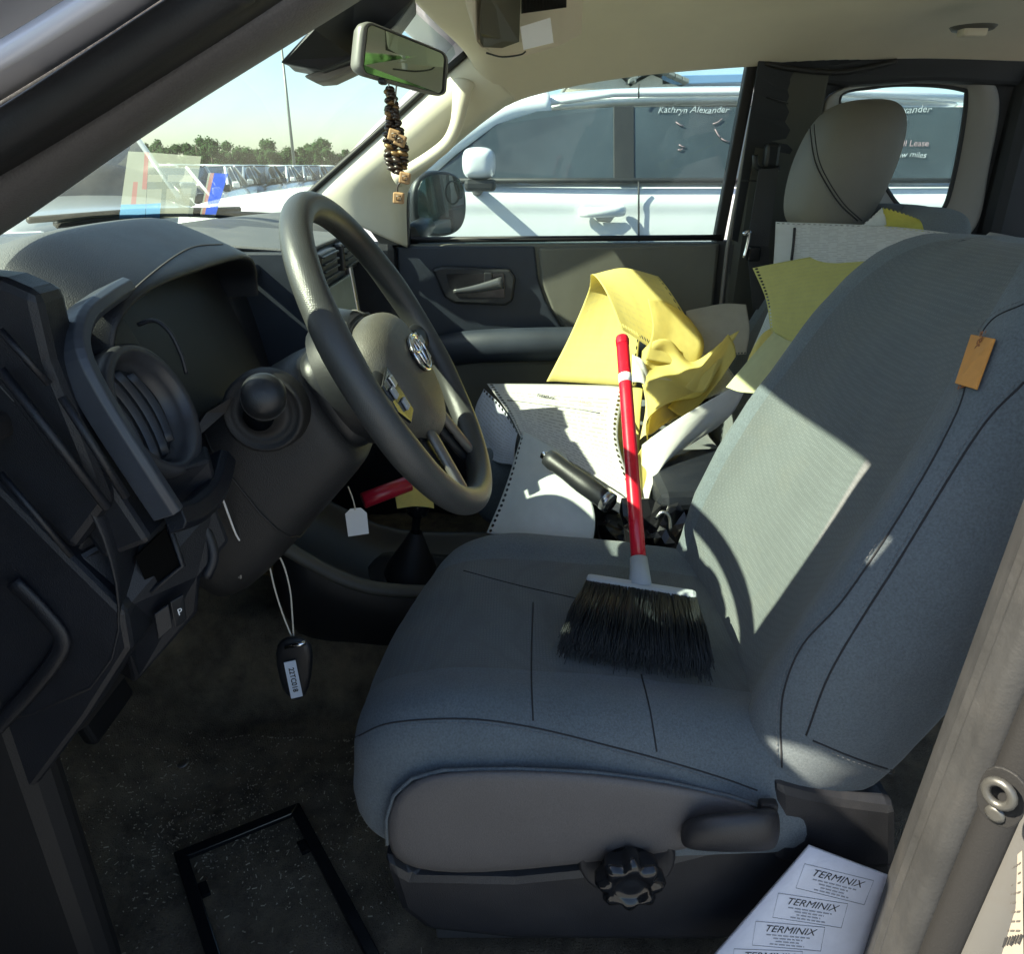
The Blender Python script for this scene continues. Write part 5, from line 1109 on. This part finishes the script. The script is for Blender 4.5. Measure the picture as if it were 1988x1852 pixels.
sheet('yellow_sheet', xx([[(1235, 690, .34), (1290, 660, .34), (1350, 690, .34), (1420, 655, .33)], [(1245, 740, .28), (1300, 725, .31), (1340, 735, .27), (1405, 700, .28)], [(1240, 800, .22), (1285, 780, .19), (1340, 775, .22), (1385, 745, .21)], [(1240, 850, .14), (1275, 830, .13), (1330, 800, .15), (1380, 765, .16)]]), P_yp, 'crumpled yellow sheet heaped between the curled sheet and the white one', 40, .020, crease=.011)
sheet('yellow_sheet', xx([[(1262, 575, .40), (1305, 585, .40), (1345, 622, .40)], [(1268, 640, .36), (1320, 648, .37), (1362, 668, .37)], [(1255, 700, .32), (1310, 712, .33), (1352, 715, .34)]]), P_yp, 'deep yellow flap standing inside the curled yellow sheet', 24, .006, crease=.006)
sheet('paper_sheet', xx([[(1225, 690, .31), (1245, 700, .30), (1262, 730, .30)], [(1228, 740, .27), (1250, 750, .26), (1270, 770, .25)]]), P_plain, 'small white corner lit behind the broom handle above the ochre sheet', 12, .003)
sheet('paper_sheet', zz([[(1242, 862, .50), (1330, 805, .545), (1458, 733, .60)], [(1246, 930, .455), (1322, 862, .50), (1425, 800, .525)], [(1252, 1003, .425), (1292, 900, .47), (1392, 832, .485)]]), P_plain, 'white sheet half in shade running from broom handle to driver backrest', 24, .004)
sheet('yellow_sheet', zz([[(1236, 885, .485), (1250, 866, .49), (1264, 850, .50)], [(1240, 950, .445), (1252, 940, .45), (1264, 925, .455)], [(1244, 1010, .415), (1252, 1004, .42), (1262, 985, .425)]]), P_yp, 'narrow strip of yellow paper under the white sheet at the broom', 10, .002)
sheet('yellow_sheet', xx([[(1465, 517, .16), (1580, 500, .14), (1712, 474, .10)], [(1482, 580, .13), (1560, 570, .10), (1660, 560, .04)], [(1498, 640, .10), (1545, 665, .05), (1620, 650, .0)]]), P_yg, 'dull yellow sheet with punched left edge leaning behind driver backrest', 24, .004)
sheet('yellow_sheet', xx([[(1512, 632, .10), (1540, 640, .08), (1568, 655, .05)], [(1460, 690, .06), (1490, 705, .03), (1535, 712, .0)], [(1406, 748, .02), (1440, 762, -.01), (1490, 765, -.04)]]), papermat('pale_yellow_fold', (.62, .64, .38), 0, (), trans=.3), 'pale yellow folded sheet lying below the dull yellow one', 16, .004)
sheet('paper_sheet', xx([[(1506, 572, .22), (1512, 590, .20), (1516, 612, .18)], [(1478, 640, .20), (1490, 650, .18), (1500, 652, .16)], [(1452, 700, .18), (1468, 695, .16), (1486, 690, .14)]]), papermat('thin_printed', (.60, .66, .66), .35, (), 30), 'thin printed slip standing between the grey and dull yellow sheets', 12)
sheet('paper_sheet', xx([[(1330, 602, .44), (1400, 588, .44), (1448, 590, .42)], [(1338, 650, .42), (1402, 640, .41), (1456, 640, .39)], [(1360, 700, .38), (1405, 690, .37), (1450, 690, .35)]]), P_gry, 'greyish sheet bent upright beside the curled yellow sheet', 18, .003)
fs_ = sheet('paper_sheet', xx([[(1506, 430, .20), (1740, 441, .08), (2010, 476, -.06)], [(1504, 480, .19), (1740, 490, .06), (2010, 530, -.08)], [(1500, 540, .17), (1740, 560, .04), (2010, 600, -.10)]]), P_form, 'long grey printed form standing across behind the driver backrest', 24)
v_, f_ = tubegeo(onto(fs_, [(1543, 442), (1541, 470), (1537, 505)], .001), .0025, 5); make('form_bar', v_, f_, M_ink, fs_)
sheet('paper_sheet', xx([[(1712, 402, .10), (1716, 410, .10)], [(1688, 425, .11), (1720, 430, .10)], [(1655, 448, .12), (1722, 452, .10)]]), papermat('fold_white', (.66, .68, .66), 0, (('L', 8),)), 'small white dog ear of paper above the long printed form', 10)
sheet('yellow_sheet', xx([[(1714, 402, .09), (1750, 410, .085), (1785, 426, .08)], [(1716, 425, .10), (1752, 428, .09), (1790, 434, .085)], [(1718, 448, .10), (1752, 450, .09), (1794, 450, .085)]]), papermat('yellow_tip', (.60, .56, .12), 0, (('T', 9),)), 'small yellow paper tip showing above the long printed form', 12)

sheet('yellow_sheet', xx([[(1412, 652, .30), (1425, 668, .29), (1432, 690, .27)], [(1355, 720, .25), (1372, 735, .24), (1388, 750, .22)], [(1298, 792, .19), (1315, 805, .17), (1330, 812, .16)]]), P_yp, 'bright yellow band running from the grey sheet down to the white one', 20, .004, crease=.003)
sheet('yellow_sheet', xx([[(1244, 740, .27), (1290, 745, .25), (1325, 770, .24)], [(1248, 790, .21), (1288, 800, .20), (1318, 800, .19)], [(1246, 852, .13), (1270, 840, .13), (1300, 820, .14)]]), papermat('soft_yellow', (.72, .62, .30), 0, (('R', 18),)), 'folded soft yellow sheet tucked beside the broom handle', 24, .006, crease=.008)
sheet('paper_sheet', zz([[(985, 775, .478), (1090, 790, .48), (1190, 800, .48)], [(1020, 860, .462), (1110, 880, .462), (1205, 905, .462)], [(1060, 930, .44), (1140, 960, .43), (1225, 1010, .415)]]), P_plain, 'white sheet showing below the printed form towards the bag', 20)
sheet('paper_sheet', xx([[(1300, 700, .36), (1350, 690, .36), (1400, 700, .35)], [(1310, 740, .30), (1365, 735, .30), (1425, 730, .28)], [(1330, 790, .22), (1380, 775, .22), (1440, 760, .20)]]), papermat('lined_white', (.66, .68, .66), .35, (('R', 20),), 26), 'printed white sheet wedged behind the crumpled yellow paper', 20, .006, crease=.004)
sheet('yellow_sheet', xx([[(1455, 690, .14), (1478, 660, .16), (1505, 640, .17)], [(1440, 720, .10), (1470, 700, .11), (1500, 690, .11)], [(1415, 755, .05), (1445, 745, .06), (1480, 735, .05)]]), P_yl, 'lemon sheet edge rising against the driver backrest', 18, .004, crease=.004)
# sheet of address labels slid down beside the driver seat
L4 = [ax(1570, 1640, -.692), ax(1738, 1704, -.708), ax(1690, 1900, -.728), ax(1345, 1900, -.722)]
def LP(s, t, h=0.0): 
    p = L4[0].lerp(L4[1], s).lerp(L4[3].lerp(L4[2], s), t); return p + ln_ * h
ln_ = (L4[1] - L4[0]).cross(L4[3] - L4[0]).normalized(); ln_ = ln_ if ln_.dot(CAM - L4[0]) > 0 else -ln_
lab = make('label_sheet', [LP(i / 6, j / 6) for j in range(7) for i in range(7)], gridfaces(7, 7), papermat('label_stock', (.74, .76, .84), 0, (), trans=.1), None, uvs=[(i / 6, 1 - j / 6) for j in range(7) for i in range(7)], thick=.004)
tag(lab, 'white sheet of repeated address labels stuck down beside the driver seat', 'paper')
ex_ = (L4[1] - L4[0]).normalized()
for k, (u, v) in enumerate(((1624, 1706), (1575, 1757), (1532, 1807), (1490, 1857))):
    tt = .2 + .2 * k
    c0 = onto(lab, [(u, v)], .0005) or [CAM + ray(u, v) * ((L4[0] - CAM).dot(ln_) / ray(u, v).dot(ln_))]
    c0 = c0[0]
    ux = (LP(1, tt) - LP(0, tt)).normalized(); uy = (LP(.5, 0) - LP(.5, 1)).normalized(); uy = (uy - ux * uy.dot(ux)).normalized()
    v_, f_ = textgeo('TERMINIX', .0125, c0, ux, uy, shear=.35); make('label_heading', v_, f_, M_ink, lab, smooth=False)
    for q in range(4):
        w_ = (.024, .016, .013, .019)[q]; p = c0 - uy * (.0085 + .0040 * q); g_ = []
        x_ = -w_
        while x_ < w_:
            e_ = min(w_, x_ + random.uniform(.003, .007)); g_.append(slabgeo([p + ux * x_, p + ux * e_, p + ux * e_ + uy * .0014, p + ux * x_ + uy * .0014], ln_ * .0002)); x_ = e_ + .0014
        v_, f_ = join(g_); make('label_text', v_, f_, M_inkg, lab, smooth=False)['kind'] = 'stuff'
    a = c0 + uy * .0085; hw = .038
    tube('label_border', [a - ux * hw, a + ux * hw, a + ux * hw - uy * .032, a - ux * hw - uy * .032], .0003, M_inkg, lab, n=4, closed=True)

# ------------------------------------------------------------------ broom
bt = ax(1243, 1128, -.372); tp = ax(1208, 658, -.046); axd = (tp - bt).normalized()
brm = empty('hand_broom', bt, 'small broom with red handle and grey block lying across the driver seat', 'broom')
tube('handle', [bt + axd * .03, bt.lerp(tp, .25), bt.lerp(tp, .5), bt.lerp(tp, .75), tp], .0108, M_red, brm, n=16)
lathe('handle_cap', tp, axd, [(.0112, -.012), (.0116, -.002), (.010, .004), (.005, .006), (0, .006)], M_red, brm, 16)
sl = bt.lerp(tp, .79); tube('handle_sticker', [sl, sl + axd * .016], .0111, M_tagw, brm, n=16)
blk_l = ax(1138, 1126, -.385); blk_r = ax(1352, 1160, -.420); bx_ = (blk_r - blk_l).normalized(); bc = (blk_l + blk_r) / 2
btip_l = Zp(1085, 1252, .462); btip_r = Zp(1382, 1298, .452); bdir = ((btip_l + btip_r) / 2 - bc).normalized(); bup = bx_.cross(bdir); bup = bup if bup.z > 0 else -bup
tube('socket', [bc + bdir * .004, bt + axd * .012, bt + axd * .035], [.017, .0145, .0125], M_greyp, brm, n=16)
FB = Matrix((bx_, bdir, bup)).transposed(); bw = (blk_r - blk_l).length
box('block', bc + bdir * .004, (bw, .020, .020), M_greyp, brm, .006, FB)
gs = []
for k in range(2600):
    s = (int(random.random() * 34) + .5) / 34 + random.gauss(0, .006); s = min(1, max(0, s)); d = random.uniform(-1, 1); root = blk_l.lerp(blk_r, s) + bdir * .012 + bup * d * .008
    tip = btip_l.lerp(btip_r, min(1.02, max(-.02, s + random.gauss(0, .014) + .012 * math.sin(s * 57)))) + bup * (d * .014 + random.gauss(0, .003)); tip += (tip - root).normalized() * random.gauss(0, .006)
    md = root.lerp(tip, .55) + bup * .005 + V((random.gauss(0, .003), random.gauss(0, .003), random.gauss(0, .0015)))
    gs.append(tubegeo([root, md, tip], [.00085, .0009, .0005], 3))
v_, f_ = join(gs); make('bristles', v_, f_, M_bris, brm)['kind'] = 'stuff'
gb = []
for k in range(13):
    s = (k + .5) / 13; p = blk_l.lerp(blk_r, s); gb.append(p)
    box('tuft_collar', p + bdir * .0165, (.008, .008, .016), M_bris, brm, .001, FB)

# ------------------------------------------------------------------ black bag, grip handle, red pen and scraps on the console
def blob(name, c, r, m, seed, label, cat, amp=.35, group=None, parent=None, n=5):
    bm = bmesh.new(); bmesh.ops.create_icosphere(bm, subdivisions=4, radius=1); rd = random.Random(seed)
    w = [(V((rd.gauss(0, 1), rd.gauss(0, 1), rd.gauss(0, 1))).normalized(), rd.uniform(2, 7), rd.uniform(0, 6)) for _ in range(9)]
    for v in bm.verts:
        d = v.co.normalized(); k = 1.0
        for q, f, ph in w: k += amp / 9 * 2.2 * (1 - 2 * abs(math.sin(d.dot(q) * f + ph)))
        v.co = V(c) + V((d.x * r[0], d.y * r[1], d.z * r[2])) * k
    o = bmake(name, bm, m, parent, smooth=False); 
    if label: tag(o, label, cat, group)
    return o
blob('black_bag', ax(1255, 1060, -.10) + V((0, 0, -.01)), (.12, .10, .11), M_bag, 3, 'crumpled black plastic bag stuffed beside the driver seat', 'bag', .45)
hk = cr([ax(u, v, -.17) for u, v in ((1272, 1008), (1286, 994), (1300, 1004), (1302, 1030))], 4); 
tag(tube('bag_clip', hk, .003, M_silver, None, n=6), 'small silver hook clip on the black bag', 'clip')
ga = Zp(1058, 884, .535); gb_ = Zp(1185, 978, .485); gd = (gb_ - ga).normalized()
grp = empty('tool', gb_, 'black rubber grip with steel end lying on the papers beside the broom', 'tool')
lathe('grip', ga, gd, [(.010, .004), (.0145, .006), (.0165, .02), (.0155, .05), (.0175, (gb_ - ga).length * .6), (.016, (gb_ - ga).length), (.012, (gb_ - ga).length + .004)], M_black, grp, 24)
lathe('steel_end', ga, gd, [(.0, -.006), (.006, -.006), (.0085, -.004), (.0085, .002), (.010, .006)], M_chrome, grp, 6)
tube('cuff', [gb_ - gd * .012, gb_], .0178, M_silver, grp, n=20)
ra, rb_ = ax(705, 972, -.22), ax(795, 938, -.18)
tag(tube('red_tube', [ra, ra.lerp(rb_, .5), rb_], .013, mat('dark_red', (.35, .01, .03), .3), None, n=14), 'dark red plastic tube lying behind the steering wheel', 'tube')
sheet('paper_scrap', xx([[(768, 960, -.16), (800, 945, -.15), (842, 975, -.14)], [(770, 985, -.18), (805, 985, -.17), (845, 990, -.16)]]), P_yp, 'yellow paper scrap by the dark red tube on the console', 10, .003, None)
sheet('paper_scrap', zz([[(930, 880, .42), (955, 868, .42), (978, 862, .42)], [(935, 915, .39), (960, 915, .39), (980, 900, .39)]]), P_yp, 'ochre paper corner poking out under the bluish flap', 10, .002, None)
blob('copper_scrap', ax(1217, 1100, -.23), (.012, .010, .014), mat('copper', (.60, .25, .12), .45, .3), 9, 'small orange scrap touching the broom socket', 'scrap', .5)

# ------------------------------------------------------------------ keys and tags hanging from the column and vent
kf = empty('key_fob', ax(572, 1345, -.455), 'black key fob with white number label hanging on beige string', 'key fob')
def fobp(u, v, x=-.455): return ax(u, v, x)
fr = []
for h, k in ((.0, .9), (-.004, 1), (-.010, 1), (-.014, .9)):
    fr.append([fobp(574 + (u - 574) * k, 1288 + (v - 1288) * k) + V((h, 0, 0)) for u, v in ((536, 1252), (548, 1234), (575, 1228), (600, 1234), (612, 1254), (608, 1310), (598, 1345), (578, 1354), (560, 1345), (544, 1310))])
loft('fob_case', fr, M_black, kf, sub=1)
lq = [fobp(u, v) + V((-.017, 0, 0)) for u, v in ((558, 1272), (580, 1267), (594, 1336), (572, 1341))]
fl = slab('fob_label', lq, (.001, 0, 0), mat('fob_card', (.62, .70, .80), .5), kf, 0)
lx = (lq[3] - lq[0]).normalized(); ly = (lq[0] - lq[1]).normalized()
v_, f_ = textgeo('22TC018', .0105, (lq[0] + lq[2]) / 2 + V((-.0006, 0, 0)), lx, -ly, bold=.0002); make('label_print', v_, f_, M_ink, fl, smooth=False)
tube('fob_ring', [fobp(560, 1245) + V((-.014, 0, 0)), fobp(585, 1238) + V((-.016, 0, 0)), fobp(598, 1236) + V((-.014, 0, 0))], .003, M_chrome, kf, n=8)
ca_ = fobp(520, 1066, -.44)
tube('string', cr([fobp(566, 1236), fobp(548, 1190), fobp(530, 1130), ca_, fobp(545, 1085), fobp(562, 1140), fobp(567, 1190), fobp(570, 1236)], 6), .0011, M_cord, kf, n=6)
tube('string_knot', cr([fobp(512, 1058), fobp(520, 1066), fobp(528, 1072), fobp(522, 1052)], 4), .0016, M_cord, kf, n=6)
ky = empty('key_ring', ax(468, 1090, -.50), 'small dark keys on a white string tied below the round vent', 'keys')
tube('string', cr([ax(418, 928, -.565), ax(440, 990, -.545), ax(464, 1048, -.515), ax(490, 1060, -.48), ax(520, 1068, -.445)], 5), .0012, M_tagw, ky, n=6)
slab('key_head', [ax(u, v, -.505) for u, v in ((455, 1052), (476, 1048), (484, 1075), (474, 1096), (458, 1094), (450, 1072))], (.006, 0, 0), mat('key_blue', (.05, .08, .13), .35), ky, .002)
slab('key_blade', [ax(u, v, -.503) for u, v in ((460, 1094), (470, 1094), (468, 1125), (461, 1122))], (.003, 0, 0), M_silver, ky, .0005)
pt = empty('price_tag', ax(692, 1040, -.33), 'blank white card tag on a short string below the column', 'tag')
slab('card', [ax(u, v, -.33) for u, v in ((670, 998), (680, 988), (700, 986), (712, 996), (716, 1036), (676, 1042))], (.0008, 0, 0), M_tagw, pt, 0)
tube('string', cr([ax(690, 990, -.331), ax(686, 972, -.332), ax(680, 955, -.335), ax(676, 945, -.34)], 4), .0010, M_cord, pt, n=5)

# ------------------------------------------------------------------ beads hanging from the mirror
bd = empty('bead_charm', ax(776, 402, 0.0), 'dark brown bead charm with pale letter cubes hanging from the mirror', 'charm')
rb2 = random.Random(5); path = [(757, 168, 5), (760, 190, 8), (763, 215, 10), (766, 240, 12), (768, 265, 14), (770, 285, 15), (771, 305, 14), (772, 325, 12)]
tube('loop', cr([ax(752, 150, .0), ax(757, 175, .0), ax(765, 200, .0), ax(770, 160, .0), ax(768, 148, .0)], 4), .0014, M_tagw, bd, n=5)
for v in range(172, 336, 7):
    w = interp([(165, 5), (200, 9), (240, 13), (270, 19), (300, 22), (320, 19), (336, 10)], v); u = 757 + (v - 168) * .09
    for s in (-1, 0, 1):
        Mr = Matrix.Rotation(rb2.uniform(-.5, .5), 3, 'X'); p = ax(u + s * w * .66 + rb2.uniform(-2, 2), v + rb2.uniform(-2, 2), rb2.uniform(-.008, .008))
        v_, f_ = spheregeo(p, (.006, .0045 + w * .00022, .0042), 8, 6, Mr); make('bead', v_, f_, M_brown if rb2.random() < .82 else mat('gold_bead', (.22, .13, .05), .4, .3), bd)
for k, (u, v, r_) in enumerate(((777, 272, .4), (786, 345, .2), (774, 384, .1), (765, 262, .3))):
    FB2 = Matrix.Rotation(r_, 3, 'X'); cbx = box('letter_cube', ax(u, v, -.014), (.014, .017, .017), M_wood, bd, .002, FB2)
    tube('cube_mark', [ax(u - 4, v - 4, -.0225), ax(u + 4, v - 4, -.0225), ax(u + 4, v + 4, -.0225), ax(u - 4, v + 4, -.0225)], .0009, M_brown, cbx, n=4, closed=True)
tube('cord', cr([ax(772, 330, 0), ax(784, 345, 0), ax(772, 362, 0), ax(774, 395, 0)], 4), .0015, M_brown, bd, n=5)

# ------------------------------------------------------------------ floor: plate frame, litter
fz = .058
def FP(u, v, z=fz): return Zp(u, v, z)
pf = empty('plate_frame', FP(540, 1720), 'black plastic number plate frame lying on the dirty carpet', 'plate frame')
A_, B_, C_, D_ = FP(338, 1664), FP(582, 1566), FP(760, 1900), FP(420, 1990)
D_ = A_ + (C_ - B_)
inn = lambda p, q, r, k: p + (q - p).normalized() * k + (r - p).normalized() * k
I4 = [inn(A_, B_, D_, .017), inn(B_, A_, C_, .017), inn(C_, B_, D_, .017), inn(D_, A_, C_, .017)]; O4 = [A_, B_, C_, D_]
for k, nm in enumerate(('frame_bar', 'frame_bar', 'frame_bar', 'frame_bar')):
    j = (k + 1) % 4; slab(nm, [O4[k], O4[j], I4[j], I4[k]], (0, 0, .010), M_gloss, pf, .002)
for (p, q) in ((I4[0], I4[3]), (I4[1], I4[2])):
    c = p.lerp(q, .22); t = (I4[1] - I4[0]).normalized() * (.012 if p is I4[0] else -.012); d = (q - p).normalized() * .012; slab('screw_tab', [c - d, c + d, c + d + t, c - d + t], (0, 0, .006), M_gloss, pf, .001)
lt = []; GC = [(random.uniform(-.66, -.28), random.uniform(.15, .75)) for _ in range(14)]
for k in range(1600):
    gx, gy = random.choice(GC); x, y = min(-.24, max(-.68, random.gauss(gx, .07))), min(.80, max(.12, random.gauss(gy, .07)))
    p = V((x, y, floor_z(x, y) + .004)); a = random.uniform(0, 6.28); l_ = random.choice((.0005, .0006, .0008, .001, .0026)) * random.uniform(.6, 1.4); w_ = random.uniform(.0003, .0008)
    d = V((math.cos(a), math.sin(a), random.uniform(-.2, .3))) * l_; e = V((-math.sin(a), math.cos(a), 0)) * w_; lt.append(slabgeo([p - d - e, p + d - e, p + d + e, p - d + e], (0, 0, .001)))
v_, f_ = join(lt); lo_ = make('floor_litter', v_, f_, mat('straw_litter', (.50, .44, .32), .9, var=.4, vscale=40), None, smooth=False); tag(lo_, 'pale straw and grit scattered over the dark carpet', 'litter', None, 'stuff')
tag(lathe('coin', FP(356, 1484, .075), (0, .25, 1), [(0, 0), (.0095, 0), (.0095, .0018), (0, .0018)], M_silver, None, 20), 'small silver coin on the dark carpet under the dash', 'coin')
tp_ = []
for k in range(2600):
    x, y = random.uniform(-.69, -.20), random.uniform(.10, .85)
    p = V((x, y, floor_z(x, y))); h = random.uniform(.003, .007); d = V((random.gauss(0, .002), random.gauss(0, .002), h)); e = V((random.uniform(-1, 1), random.uniform(-1, 1), 0)).normalized() * .0012
    tp_.append(([p - e, p + e, p + d], [(0, 1, 2)]))
v_, f_ = join(tp_); make('carpet_pile', v_, f_, mat('pile', (.16, .13, .095), 1.0, var=.5, vscale=30), truck, smooth=False)['kind'] = 'stuff'
